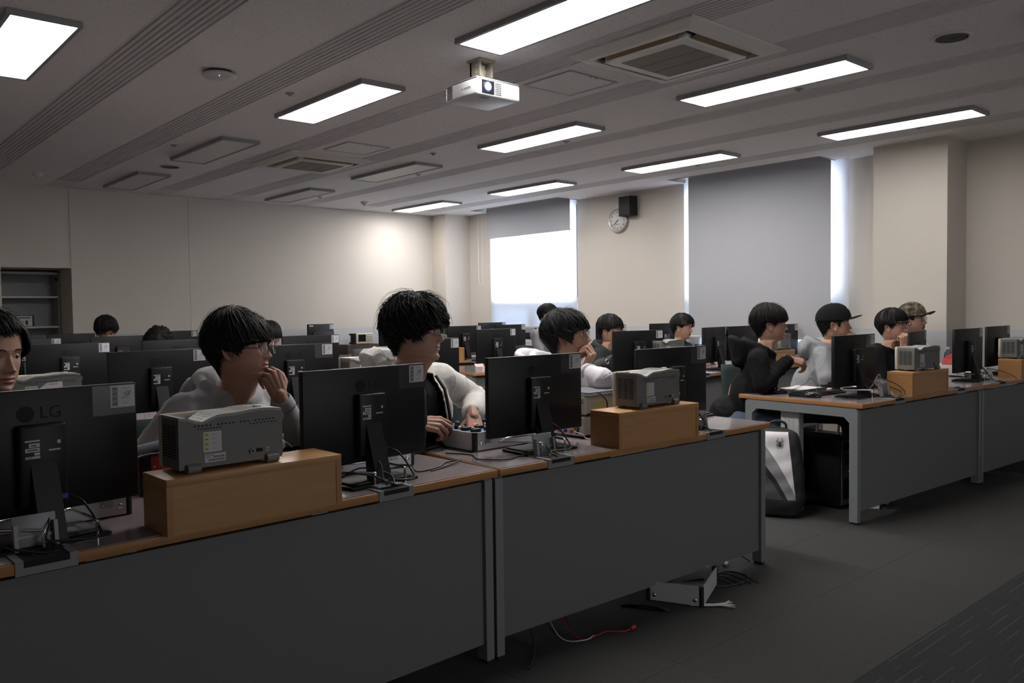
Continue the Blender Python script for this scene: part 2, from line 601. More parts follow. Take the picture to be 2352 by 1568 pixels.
for a, b in ((YF, 4.10), (5.93, 7.745), (9.55, YB)):
    MB().box(XP, XW, a, b, CE, CE + 0.02).build('ceiling_tile', M['ceiling'], ceiling)
for a, b in strips:
    m = MB()
    n = 8
    w = (b - a) / n
    prof = []
    for k in range(n):
        x0 = a + k * w
        prof += [(x0, CE), (x0 + w * 0.55, CE), (x0 + w * 0.66, CE + 0.011), (x0 + w * 0.9, CE + 0.011)]
    prof.append((b, CE))
    k = len(prof)
    m.add([(p[0], YF, p[1]) for p in prof] + [(p[0], SY, p[1]) for p in prof], [(i, i + 1, k + i + 1, k + i) for i in range(k - 1)])
    m.box(a, b, SY, YB, CE, CE + 0.015)
    m.build('ribbed_strip', M['ribs'], ceiling)
for a, b in pockets:
    m = MB()
    m.box(XP - 0.012, XP + 0.004, a - 0.012, b + 0.012, CE - 0.006, CE + 0.03)
    m.box(XP, XW, a - 0.012, a + 0.004, CE - 0.006, CE + 0.03)
    m.box(XP, XW, b - 0.004, b + 0.012, CE - 0.006, CE + 0.03)
    m.build('pocket_trim', M['hatch'], ceiling)

# ---- back wall with a deep recess on the left
NX0, NX1, NZ, ND = 1.79, 2.485, 1.83, 0.88
b = MB()
b.box(XL, NX0, YB, YB + 0.1, 0, CE + 0.02)
b.box(NX0, NX1, YB, YB + 0.1, NZ, CE + 0.02)
b.box(NX1, XW + 0.25, YB, YB + 0.1, 0, CE + 0.2)
b.box(NX1, NX1 + 0.02, YB + 0.1, YB + ND, 0, NZ + 0.02)
b.box(NX0 - 0.02, NX0, YB + 0.1, YB + ND, 0, NZ + 0.02)
b.box(NX0, NX1, YB + 0.1, YB + ND, NZ, NZ + 0.02)
b.box(NX0 - 0.02, NX1 + 0.02, YB + ND, YB + ND + 0.02, 0, NZ + 0.02)
wall_back = struct(b.build('wall_back', M['wall']))
for a, c in ((NX1 + 0.002, 3.829), (3.833, 7.575)):
    MB().box(a, c, YB - 0.008, YB, 1.062, CE - 0.004).build('wall_panel', M['wall'], wall_back)
    MB().box(a, c, YB - 0.008, YB, 0.08, 1.06).build('wainscot_panel', M['wainscot'], wall_back)
MB().box(NX0 - 1.5, NX0 - 0.002, YB - 0.008, YB, 0.08, CE - 0.004).build('wall_panel', M['wall'], wall_back)
struct(MB().box(NX1, 7.575, YB - 0.02, YB - 0.0085, 0, 0.08).build('baseboard_back', M['lamp_frame']))

# ---- window wall with two openings
Z0, Z1 = 0.80, CE + 0.02
win = [('window_1', 7.78, 9.58), ('window_2', 4.05, 5.95)]
b = MB()
b.box(XW, XW + 0.25, YF, 4.05, 0, CE + 0.2)
b.box(XW, XW + 0.25, 5.95, 7.78, 0, CE + 0.2)
b.box(XW, XW + 0.25, 9.58, YB, 0, CE + 0.2)
for _, a, c in win:
    b.box(XW, XW + 0.25, a, c, 0, Z0)
    b.box(XW, XW + 0.25, a, c, CE + 0.1, CE + 0.2)
wall_right = struct(b.build('wall_right', M['wall']))
m = MB()
for a, c in ((YF, 2.90), (3.55, 4.05), (5.95, 7.78), (9.58, 10.10)):
    m.box(XW - 0.003, XW, a, c, 0.08, 1.06)
for a, c in ((4.05, 5.95), (7.78, 9.58)):
    m.box(XW - 0.003, XW, a, c, 0.08, Z0 - 0.03)
m.build('wainscot_paint', M['wainscot'], wall_right)
p = MB().box(7.575, XW, 10.10, YB - 0.009, 0, CE).build('pillar_corner', M['wall'])
struct(p)
MB().box(7.572, 7.575, 10.10, YB - 0.009, 0.0, 1.06).box(7.575, XW, 10.097, 10.10, 0, 1.06).build('wainscot_paint', M['wainscot'], p)
p = MB().box(7.62, XW, 2.90, 3.55, 0, CE).build('pillar_window', M['wall'])
struct(p)
MB().box(7.617, 7.62, 2.897, 3.55, 0.0, 1.06).box(7.62, XW, 2.897, 2.90, 0, 1.06).box(7.62, XW, 3.55, 3.553, 0, 1.06).build('wainscot_paint', M['wainscot'], p)

for nm, a, c in win:
    f = MB()
    X0, X1 = XW + 0.10, XW + 0.15
    f.box(X0, X1, a, a + 0.05, Z0, Z1).box(X0, X1, c - 0.05, c, Z0, Z1)
    f.box(X0, X1, a, c, Z1 - 0.05, Z1 + 0.1).box(X0, X1, a, c, Z0, Z0 + 0.05)
    f.box(X0, X1, a, c, 1.36, 1.45).box(X0, X1, a, c, 0.95, 1.02)
    f.box(X0, X1, (a + c) / 2 - 0.07, (a + c) / 2 + 0.07, Z0, 1.36)
    w = struct(f.build(nm, M['reveal']))
    for q0, q1, r0, r1 in ((a + .05, c - .05, 1.45, Z1 - .05), (a + .05, (a + c) / 2 - .07, 1.02, 1.36), ((a + c) / 2 + .07, c - .05, 1.02, 1.36), (a + .05, (a + c) / 2 - .07, Z0 + .05, .95), ((a + c) / 2 + .07, c - .05, Z0 + .05, .95)):
        MB().box(X0 + 0.02, X0 + 0.026, q0, q1, r0, r1).build('pane', M['glass' if r0 > 1.4 else 'frosted'], w)
    MB().box(XW - 0.03, X0, a - 0.02, c + 0.02, Z0 - 0.03, Z0).build('window_sill', M['white_plastic'], w)
struct(MB().box(XL - 0.1, XL, YF - 0.1, YB + 1, 0, CE + 0.02).build('wall_left', M['wall']))
struct(MB().box(XL, XW + 0.25, YF - 0.1, YF, 0, CE + 0.2).build('wall_front', M['wall']))
struct(MB().box(XW - 0.015, XW - 0.0035, YF, 2.897, 0, 0.08).build('baseboard_right', M['lamp_frame']))

# ---- blinds
t = thing('roller_blind', 'grey roller blind half lowered over the window left of the clock', 'blind', (7.86, 8.66, CE))
MB().box(0, 0.004, -0.93, 0.80, -0.40, 0.10).build('blind_fabric', M['blind'], t)
MB().cyl((0.002, -0.93, 0.10), (0.002, 0.80, 0.10), 0.035, n=14).build('roller', M['blind'], t)
MB().box(-0.006, 0.010, -0.93, 0.80, -0.414, -0.398, bev=0.003).build('bottom_bar', M['blind'], t)
t = thing('sheer_blind', 'bright white sheer blind lowered behind the half lowered grey blind', 'blind', (8.03, 8.68, CE))
MB().box(0, 0.002, -0.905, 0.905, -1.70, 0.10).build('blind_fabric', M['sheer'], t)
MB().cyl((0.002, -0.885, 0.12), (0.002, 0.885, 0.12), 0.03, n=12).build('roller', M['white_plastic'], t)
MB().box(-0.008, 0.012, -0.89, 0.89, -1.725, -1.70, bev=0.003).build('bottom_bar', M['white_plastic'], t)
t = thing('roller_blind', 'wide grey roller blind fully lowered, bright gap along its right edge', 'blind', (7.885, 4.97, CE))
MB().box(0, 0.004, -0.865, 0.865, -1.785, 0.10).build('blind_fabric', M['blind'], t)
MB().cyl((0.002, -0.865, 0.10), (0.002, 0.865, 0.10), 0.035, n=14).build('roller', M['blind'], t)
MB().box(-0.008, 0.012, -0.87, 0.87, -1.805, -1.785, bev=0.003).build('bottom_bar', M['white_plastic'], t)
t = thing('sheer_blind', 'white sheer blind glowing in the gap beside the wide lowered blind', 'blind', (7.955, 5.0, CE))
MB().box(0, 0.002, -1.05, 0.95, -1.70, 0.10).build('blind_fabric', M['sheer'], t)
MB().cyl((0.002, -0.935, 0.12), (0.002, 0.935, 0.12), 0.03, n=12).build('roller', M['white_plastic'], t)
MB().box(-0.008, 0.012, -1.05, 0.95, -1.725, -1.70, bev=0.003).build('bottom_bar', M['white_plastic'], t)
ch = smooth_path([(7.83, 9.62, CE - 0.05), (7.83, 9.625, 2.3), (7.83, 9.63, 1.90), (7.83, 9.61, 1.70), (7.83, 9.57, 1.66), (7.83, 9.53, 1.70), (7.83, 9.53, 1.95), (7.83, 9.535, 2.3), (7.83, 9.53, CE - 0.05)], 5)
tag(MB().tube(ch, 0.0022, 5).build('blind_chain', M['white_plastic']), 'thin white looped blind chain hanging beside the half lowered blind', 'chain')

# ---- lamps
LV = {(1, 5): 0.8, (3, 3): 1.6, (3, 5): 1.6, (5, 3): 1.0, (5, 5): 1.3, (7, 3): 0.45, (7, 5): 0.8, (7, 7): 1.0, (7, 9): 1.15}
def lamp(x, y, on, label):
    t = thing('ceiling_lamp', label, 'ceiling light', (x, y, CE), 0, 'lit flat ceiling lamps' if on else 'unlit flat ceiling lamps')
    m = MB()
    w, l = 0.165, 0.61
    m.box(-w, w, -l, l, -0.012, -0.0005)
    m.box(-w, -w + 0.02, -l, l, -0.030, -0.012).box(w - 0.02, w, -l, l, -0.030, -0.012)
    m.box(-w + 0.02, w - 0.02, -l, -l + 0.02, -0.030, -0.012).box(-w + 0.02, w - 0.02, l - 0.02, l, -0.030, -0.012)
    m.build('frame', M['lamp_frame'], t)
    MB().box(-w + 0.02, w - 0.02, -l + 0.02, l - 0.02, -0.026, -0.012).build('diffuser', M['lamp_on_%g' % LV[(round(x), round(y))] if on else 'lamp_off'], t)
lx, ly = (1.0, 2.915, 4.835, 6.76), (2.945, 5.12, 7.30, 9.45)
for i, j, on, lab in (
    (0, 1, 1, 'lit flat ceiling lamp cut off at the top left corner of the view'),
    (1, 0, 1, 'largest lit ceiling lamp, above the projector, cut by the top edge'),
    (1, 1, 1, 'lit flat ceiling lamp left of the projector, beyond the round white disc'),
    (1, 2, 0, 'unlit flat ceiling lamp left of the farther air conditioner, larger of two'),
    (1, 3, 0, 'unlit flat ceiling lamp nearest the back wall on the left side'),
    (2, 0, 1, 'lit flat ceiling lamp just right of the large air conditioner'),
    (2, 1, 1, 'lit flat ceiling lamp below and right of the projector'),
    (2, 2, 0, 'unlit flat ceiling lamp right of the farther air conditioner'),
    (2, 3, 0, 'unlit flat ceiling lamp over the back wall, right of its seam'),
    (3, 0, 1, 'lit flat ceiling lamp above the window pillar on the far right'),
    (3, 1, 1, 'lit flat ceiling lamp above the fully lowered wide blind'),
    (3, 2, 1, 'lit flat ceiling lamp above the half lowered blind'),
    (3, 3, 1, 'lit flat ceiling lamp nearest the back corner pillar')):
    lamp(lx[i], ly[j], on, lab)

# lamps and the lit projection screen behind the camera
for x, y, on, lab in ((2.915, 0.77, 0, 'unlit flat ceiling lamp behind the view, left'), (4.835, 0.77, 0, 'unlit flat ceiling lamp behind the view, right')):
    lamp(x, y, on, lab)
t = thing('projection_screen', 'lit projection screen on the front wall behind the view', 'screen', (3.2, YF + 0.03, 0))
MB().box(-1.3, 1.3, 0, 0.01, 0.85, 2.35).build('screen_fabric', mat('screen_lit', (0.7, 0.7, 0.7), 0.8, emit=(0.95, 0.95, 1.0), estr=2.7), t)
MB().cyl((-1.35, 0.0, 2.40), (1.35, 0.0, 2.40), 0.04, n=12).build('screen_case', M['white_plastic'], t)

# ---- ceiling cassettes
def cassette(x, y, label):
    t = thing('air_conditioner', label, 'air conditioner', (x, y, CE), 0, 'ceiling air conditioners')
    m = MB()
    o, i1 = 0.44, 0.335
    ring = [(-o, -o), (o, -o), (o, o), (-o, o)]
    # bevelled outer plate with a square opening
    def rect(h, z):
        return [(-h, -h, z), (h, -h, z), (h, h, z), (-h, h, z)]
    vs = rect(o, -0.0005) + rect(o, -0.010) + rect(0.375, -0.034) + rect(i1, -0.034) + rect(i1, -0.004)
    fs = []
    for k in range(4):
        for j in range(4):
            fs.append((k * 4 + j, k * 4 + (j + 1) % 4, k * 4 + 4 + (j + 1) % 4, k * 4 + 4 + j))
    m.add(vs, fs)
    m.build('cover_plate', M['ac_white'], t)
    MB().box(-i1, i1, -i1, i1, -0.006, -0.003).build('duct', M['dark'], t)
    for a in range(4):
        l = MB()
        l.box(-0.25, 0.25, -0.332, -0.292, -0.0005, 0.0005)
        l.xf(Matrix.Translation((0, -0.312, -0.036)) @ Matrix.Rotation(-0.28, 4, 'X') @ Matrix.Translation((0, 0.312, 0)))
        l.xf(Matrix.Rotation(a * PI / 2, 4, 'Z'))
        l.build('louver', M['ac_slot'], t)
    g = MB().box(-0.285, 0.285, -0.285, 0.285, -0.050, -0.008, bev=0.012)
    g.build('intake_panel', M['ac_white'], t)
    g = MB().box(-0.215, 0.215, -0.215, 0.215, -0.054, -0.048)
    for k in range(4):
        xx = -0.21 + k * 0.14
        g.box(xx - 0.003, xx + 0.003, -0.213, 0.213, -0.0555, -0.054)
    g.build('intake_grille', M['ac_grille'], t)
cassette(3.87, 2.95, 'large ceiling air conditioner with louvers tinted amber-lit brown, above and right of the projector')
cassette(3.90, 7.32, 'smaller-looking ceiling air conditioner far back between unlit lamps')

def hatch(x, y, label):
    t = thing('access_hatch', label, 'hatch', (x, y, CE), 0, 'ceiling access hatches')
    m = MB()
    o, w = 0.215, 0.014
    m.box(-o, o, -o, -o + w, -0.006, -0.0005).box(-o, o, o - w, o, -0.006, -0.0005).box(-o, -o + w, -o + w, o - w, -0.006, -0.0005).box(o - w, o, -o + w, o - w, -0.006, -0.0005)
    m.build('frame', M['hatch'], t)
    MB().box(-o + w + .003, o - w - .003, -o + w + .003, o - w - .003, -0.004, -0.0005).build('hatch_door', M['ceiling'], t)
    MB().box(-0.03, -0.02, -o + 0.002, -o + 0.02, -0.010, -0.006).box(0.02, 0.03, -o + 0.002, -o + 0.02, -0.010, -0.006).build('latch', M['hatch'], t)
hatch(3.865, 3.785, 'square ceiling access hatch between projector and large air conditioner')
hatch(3.89, 6.48, 'square ceiling access hatch just in front of the farther air conditioner')

def ceiling_disc(name, label, cat, x, y, r, prof_mat, prof, extra=None, group=None):
    t = thing(name, label, cat, (x, y, CE), 0, group)
    MB().lathe(prof, n=28).build('housing', prof_mat, t)
    if extra:
        extra(t)
    return t
def speaker_extra(t):
    g = MB().lathe([(0.0, -0.008), (0.083, -0.008), (0.083, -0.0055), (0, -0.0055)], n=28)
    for k in range(5):
        g.lathe([(0.012 + k * 0.016, -0.0085), (0.016 + k * 0.016, -0.0095), (0.020 + k * 0.016, -0.0085)], n=28)
    g.build('grille', M['ac_grille'], t)
sp_prof = [(0.0, -0.0005), (0.098, -0.0005), (0.101, -0.004), (0.092, -0.008), (0.083, -0.006), (0.0, -0.0055)]
ceiling_disc('ceiling_speaker', 'round ceiling loudspeaker with grey grille in the top right corner', 'loudspeaker', 4.83, 1.82, 0.1, M['white_plastic'], sp_prof, speaker_extra, 'round ceiling loudspeakers')
ceiling_disc('ceiling_speaker', 'round ceiling loudspeaker between the two unlit lamps on the left', 'loudspeaker', 2.92, 8.39, 0.1, M['white_plastic'], sp_prof, speaker_extra, 'round ceiling loudspeakers')
sm_prof = [(0.0, -0.0005), (0.052, -0.0005), (0.055, -0.008), (0.046, -0.024), (0.034, -0.030), (0.030, -0.040), (0.0, -0.042)]
def det_extra(t):
    MB().lathe([(0.0, -0.042), (0.012, -0.042), (0.010, -0.047), (0.0, -0.048)], n=12).build('sensor_cap', M['lamp_frame'], t)
ceiling_disc('smoke_detector', 'white smoke detector above the shelf recess on the far left', 'smoke detector', 1.99, 9.55, 0.05, M['white_plastic'], sm_prof, det_extra, 'smoke detectors')
ceiling_disc('smoke_detector', 'white smoke detector near the unlit lamp over the back wall', 'smoke detector', 5.87, 9.6, 0.05, M['white_plastic'], sm_prof, det_extra, 'smoke detectors')
def ap_extra(t):
    MB().cyl((0, 0, -0.012), (0, 0, -0.0005), 0.075, n=24).build('mount_ring', M['dark'], t)
    MB().ball((-0.025, -0.062, -0.0405), 0.003, 6).build('status_light', M['led_b'], t)
ceiling_disc('wireless_access_point', 'round white disc with tiny blue light hanging under the ceiling', 'access point', 2.02, 4.93, 0.1, M['lamp_off'], [(0.0, -0.012), (0.088, -0.012), (0.1, -0.020), (0.1, -0.027), (0.08, -0.037), (0.0, -0.041)], ap_extra)
sk = [(2.574, 5.12, 'left of the lit lamp beyond the white disc'), (5.168, 5.114, 'below the lamp right of the projector'), (5.164, 2.914, 'below the lamp beside the large air conditioner'), (7.07, 2.917, 'below the lamp above the window pillar'), (4.569, 6.257, 'between lit and unlit lamps in the ceiling middle'), (5.139, 7.311, 'below the unlit lamp right of the farther air conditioner'), (5.152, 9.495, 'below the unlit lamp over the back wall'), (7.03, 9.414, 'below the lamp nearest the corner pillar'), (7.045, 7.264, 'below the lamp above the half lowered blind'), (7.07, 5.113, 'below the lamp above the wide blind'), (2.578, 7.305, 'left of the larger unlit lamp on the left')]
sm_ = MB().lathe([(0.0, -0.0005), (0.030, -0.0005), (0.032, -0.004), (0.014, -0.006), (0.008, -0.009), (0.0, -0.010)], n=14).mesh('rosette', M['hatch'])
sm2 = MB().box(-0.012, 0.012, -0.002, 0.002, -0.017, -0.006).lathe([(0.0, -0.017), (0.012, -0.017), (0.012, -0.0185), (0.0, -0.0185)], n=10).mesh('deflector', M['steel'])
for x, y, where in sk:
    t = thing('fire_sprinkler', 'tiny ceiling sprinkler head ' + where, 'sprinkler', (x, y, CE), 0, 'ceiling sprinkler heads')
    link('rosette', sm_, t)
    link('deflector', sm2, t)

# ---- projector
t = thing('projector', 'white ceiling projector with glowing lens on a short beige mount', 'projector', (3.11, 3.77, CE), 0.0)
m = MB().box(-0.06, 0.06, -0.06, 0.06, -0.014, -0.0005).box(-0.05, -0.035, -0.045, 0.045, -0.10, -0.014).box(0.035, 0.05, -0.045, 0.045, -0.10, -0.014).box(-0.05, 0.05, 0.03, 0.045, -0.10, -0.014)
m.cyl((0, 0, -0.145), (0, 0, -0.03), 0.022, n=12).box(-0.085, 0.085, -0.02, 0.02, -0.135, -0.12).box(-0.02, 0.02, -0.10, 0.10, -0.146, -0.13)
for sx in (-0.051, 0.051):
    for dz in (-0.04, -0.075):
        m.cyl((sx - 0.003, -0.01, dz), (sx + 0.003, -0.01, dz), 0.007, n=10)
m.build('ceiling_mount', M['beige'], t)
body = MB().box(-0.17, 0.155, -0.165, 0.125, -0.247, -0.155, bev=0.012)
PB = body.build('projector_body', M['proj'], t)
MB().box(-0.166, 0.151, -0.161, 0.121, -0.156, -0.146, bev=0.004).build('top_cover', M['proj_top'], t)
w = MB().box(-0.135, -0.045, -0.168, -0.160, -0.237, -0.163)
w.build('lens_window', M['blackgloss'], t)
l = MB().cyl((-0.095, -0.172, -0.198), (-0.095, -0.160, -0.198), 0.031, n=24)
lo = l.build('lens', M['lens_rim'], t)
MB().cyl((-0.095, -0.1735, -0.198), (-0.095, -0.170, -0.198), 0.022, n=20).build('lens_glow', M['lens_light'], lo)
g = MB()
for i in range(4):
    for j in range(7):
        g.box(-0.034 + i * 0.011, -0.026 + i * 0.011, -0.1665, -0.164, -0.236 + j * 0.010, -0.229 + j * 0.010)
g.build('front_vent', M['dark'], t)
g = MB()
for i in range(4):
    for j in range(8):
        g.box(-0.1715, -0.169, 0.06 + i * 0.014, 0.070 + i * 0.014, -0.236 + j * 0.0095, -0.2295 + j * 0.0095)
g.build('side_vent', M['dark'], t)
MB().cyl((0.045, -0.167, -0.185), (0.045, -0.163, -0.185), 0.008, n=14).build('sensor', M['lamp_frame'], t)
MB().box(-0.10, -0.05, -0.13, -0.10, -0.2495, -0.246).build('foot_button', M['lamp_frame'], t)
MB().box(-0.1708, -0.1695, -0.11, -0.05, -0.205, -0.195).box(-0.1708, -0.1695, -0.04, -0.025, -0.205, -0.195).build('side_print', M['lamp_frame'], t)
m = MB()
for k in range(4):
    m.tube(smooth_path([(-0.10 + 0.03 * k, 0.06, -0.143), (-0.06 + 0.05 * k, 0.03 - 0.02 * k, -0.125), (0.0 + 0.03 * k, 0.02, -0.138), (0.03, 0.0, -0.05)], 5), 0.003, 5)
m.build('mount_cables', M['cable_w'], t)

# ---- wall clock and loudspeaker on the window wall
t = thing('wall_clock', 'round white wall clock with silver rim beside the black loudspeaker', 'clock', (XW - 0.0005, 7.03, 2.405), 0)
def yz_ring(r, x, n=40):
    return [(x, r * math.cos(2 * PI * i / n), r * math.sin(2 * PI * i / n)) for i in range(n)]
def lathe_x(prof, n=40):
    m = MB()
    vs = []
    for r, x in prof:
        vs += yz_ring(r, x, n)
    fs = []
    for i in range(len(prof) - 1):
        for j in range(n):
            fs.append((i * n + j, i * n + (j + 1) % n, (i + 1) * n + (j + 1) % n, (i + 1) * n + j))
    m.add(vs, fs, 0, True)
    m.add(vs, [tuple(range((len(prof) - 1) * n, len(prof) * n))], 0)
    return m
lathe_x([(0.152, 0), (0.158, -0.02), (0.150, -0.045), (0.138, -0.048), (0.132, -0.036), (0.001, -0.035)]).build('rim', M['steel'], t)
lathe_x([(0.1325, -0.034), (0.1325, -0.0365), (0.001, -0.0365)]).build('dial', M['paper'], t)
RX = Matrix(((0, 0, -1, 0), (-1, 0, 0, 0), (0, 1, 0, 0), (0, 0, 0, 1)))   # text plane xy -> faces -x, reading towards -y
for k in range(1, 13):
    me = text_mesh(str(k), 0.040, 'numeral', M['ink'])
    a = PI / 2 - k * PI / 6
    me.transform(Matrix.Translation((-0.0370, -0.108 * math.cos(a), 0.108 * math.sin(a))) @ RX)
    link('numeral', me, t)
def hand(ang_deg, ln, wd, back, x):
    a = math.radians(ang_deg)
    d = Vector((0, -math.sin(a), math.cos(a)))
    s = Vector((0, d.z, -d.y))
    m = MB()
    p = [d * -back + s * wd, d * -back - s * wd, d * ln - s * wd * 0.5, d * ln + s * wd * 0.5]
    m.add([(x, q.y, q.z) for q in p] + [(x - 0.002, q.y, q.z) for q in p], [(0, 1, 2, 3), (7, 6, 5, 4), (0, 4, 5, 1), (1, 5, 6, 2), (2, 6, 7, 3), (3, 7, 4, 0)])
    return m
hand(226, 0.075, 0.005, 0.018, -0.039).build('hour_hand', M['ink'], t)
hand(230, 0.105, 0.0032, 0.02, -0.0415).build('minute_hand', M['ink'], t)
hand(268, 0.10, 0.0008, 0.02, -0.044).build('second_hand', M['lamp_frame'], t)
MB().box(-0.0375, -0.037, -0.028, 0.028, -0.05, -0.042).build('dial_print', M['ink2'], t)
MB().box(-0.0375, -0.037, -0.014, 0.014, 0.056, 0.062).build('maker_print', M['ink2'], t)

t = thing('wall_speaker', 'black box loudspeaker mounted high beside the wall clock', 'loudspeaker', (XW - 0.0005, 6.80, 2.56), 0)
MB().box(-0.05, 0, -0.03, 0.03, -0.03, 0.03).build('wall_bracket', M['black2'], t)
MB().prism([(-0.05, 0.11), (-0.05, -0.11), (-0.155, -0.085), (-0.155, 0.105)], -0.12, 0.12, 'z').build('cabinet', M['black2'], t)
MB().prism([(-0.156, 0.098), (-0.156, -0.078), (-0.163, -0.078), (-0.163, 0.098)], -0.112, 0.112, 'z').build('grille', M['black'], t)
MB().tube(smooth_path([(-0.05, 0, 0.12), (-0.04, 0.01, 0.15), (-0.002, 0.02, 0.189)], 4), 0.002, 5).build('wire', M['cable_w'], t)

# ---- shelf unit in the recess
t = thing('shelf_unit', 'grey open shelf unit set deep in the wall recess', 'shelf', ((NX0 + NX1) / 2, YB + 0.70, 0), 0)
hw = (NX1 - NX0) / 2 - 0.006
MB().box(-hw, -hw + 0.02, -0.17, 0.17, 0, 1.80).build('side_panel', M['lamp_frame'], t)
MB().box(hw - 0.02, hw, -0.17, 0.17, 0, 1.80).build('side_panel', M['lamp_frame'], t)
MB().box(-hw + 0.02, hw - 0.02, 0.15, 0.17, 0, 1.80).build('back_panel', M['lamp_frame'], t)
for z in (0.05, 0.45, 0.80, 1.145, 1.50, 1.78):
    MB().box(-hw + 0.02, hw - 0.02, -0.17, 0.15, z, z + 0.022).build('shelf', M['lamp_off'], t)
MB().box(hw - 0.05, hw - 0.02, -0.19, -0.171, 1.70, 1.74).build('hinge', M['dark'], t)
t = thing('cardboard_box', 'white printed box lying on the recess shelf', 'box', ((NX0 + NX1) / 2 - 0.12, YB + 0.62, 1.168), 0)
MB().box(-0.19, 0.19, -0.06, 0.10, 0, 0.13).build('carton', M['paper'], t)
pr_ = MB().quad_xz(0.17, 0.19, 0, 0.13, -0.0604).quad_xz(-0.19, 0.19, 0.123, 0.13, -0.0604).quad_xz(-0.19, 0.19, 0, 0.005, -0.0604)
pr_.quad_xz(0.03, 0.15, 0.095, 0.107, -0.0604).quad_xz(0.10, 0.125, 0.02, 0.07, -0.0604).quad_xz(0.045, 0.085, 0.05, 0.056, -0.0604).quad_xz(0.045, 0.075, 0.036, 0.042, -0.0604).quad_xz(-0.08, -0.02, 0.055, 0.075, -0.0604).quad_xz(-0.005, 0.025, 0.01, 0.07, -0.0604)
pr_.build('box_print', M['ink'], t)
M['alu_col'] = mat('anodised_column', (0.55, 0.56, 0.57), 0.4, 0.2)
# ================================================================== DESKS
TOP = 0.717
def desk(x, y, L, D, rz, label, ports, cols=(True, True), detail=True):
    t = thing('lab_desk', label, 'desk', (x, y, 0), rz, 'laboratory desks')
    MB().box(0.002, L - 0.002, 0, D, TOP - 0.026, TOP, bev=0.0015).build('tabletop', M['wood_edge'], t)
    half = L / 2
    for a, b in ((0.006, half - 0.012), (half + 0.012, L - 0.006)) if detail else ((0.006, L - 0.006),):
        MB().box(a, b, 0.006, D - 0.01, TOP, TOP + 0.0022).build('desk_pad', M['pad'], t)
    MB().box(0.040, L - 0.040, 0.045, 0.063, 0.072, 0.672).build('modesty_panel', M['panel'], t)
    MB().box(0.0395, L - 0.0395, D * 0.5, D * 0.5 + 0.04, 0.62, 0.665).build('beam', M['alu_frame'], t)
    for sx in (0, 1):
        m = MB()
        a, b = (0.003, 0.039) if sx == 0 else (L - 0.039, L - 0.003)
        o = [(0.03, 0.012), (0.082, 0.012), (0.082, 0.60), (0.117, 0.633), (D - 0.137, 0.633), (D - 0.102, 0.60), (D - 0.102, 0.012), (D - 0.05, 0.012), (D - 0.05, 0.675), (D - 0.062, 0.687), (0.042, 0.687), (0.03, 0.675)]
        n = len(o)
        vs = [(a, p[0], p[1]) for p in o] + [(b, p[0], p[1]) for p in o]
        for base, rev in ((0, 0), (n, 1)):
            for q in ((0, 1, 2, 11), (2, 3, 10, 11), (3, 4, 9, 10), (4, 5, 8, 9), (5, 6, 7, 8)):
                f = [base + k for k in q]
                m.add([vs[k] for k in f], [tuple(range(4)) if rev else (3, 2, 1, 0)])
        m.add(vs, [(i, (i + 1) % n, n + (i + 1) % n, n + i) for i in range(n)])
        lf = m.build('leg_frame', M['alu_frame'], t)
        if detail:
            MB().box(a + .006, b - .006, 0.034, 0.078, 0, 0.012).box(a + .006, b - .006, D - .098, D - .054, 0, 0.012).build('foot', M['rubber'], lf)
        if cols[sx]:
            c = MB()
            ca, cbb = (0.045, 0.095) if sx == 0 else (L - 0.095, L - 0.045)
            c.box(ca, cbb, 0.44, 0.57, 0.0, 0.66)
            for k in (0.445, 0.478, 0.512, 0.545):
                c.box(ca - 0.002 if sx == 0 else cbb, ca if sx == 0 else cbb + 0.002, k, k + 0.022, 0.0, 0.66)
            c.build('cable_column', M['alu_col'], t)
    for px, opened in ports:
        p = MB()
        p.box(px - 0.068, px - 0.05, -0.003, 0.115, TOP - 0.03, TOP + 0.005).box(px + 0.05, px + 0.068, -0.003, 0.115, TOP - 0.03, TOP + 0.005)
        p.box(px - 0.05, px + 0.05, -0.003, 0.006, TOP - 0.03, TOP - 0.012).box(px - 0.05, px + 0.05, 0.095, 0.115, TOP - 0.005, TOP + 0.005)
        po = p.build('cable_port', M['grey_plastic'], t)
        MB().box(px - 0.05, px + 0.05, -0.0022, 0.095, TOP - 0.024, TOP + (0.0028 if opened else 0.0026)).build('port_opening', M['dark'], po)
        l = MB().box(-0.049, 0.049, 0, 0.006, 0.0, 0.085 if opened else 0.066, bev=0.0015)
        if opened:
            l.box(-0.049, -0.040, -0.018, 0.0, 0.0, 0.065).box(0.040, 0.049, -0.018, 0.0, 0.0, 0.065).box(-0.045, 0.045, -0.006, 0, 0.030, 0.036)
        l.xf(Matrix.Translation((px, 0.096, TOP + 0.004)) @ Matrix.Rotation(math.radians(-8 if opened else 88), 4, 'X'))
        l.build('port_lid', M['grey_plastic'], po)
    return t

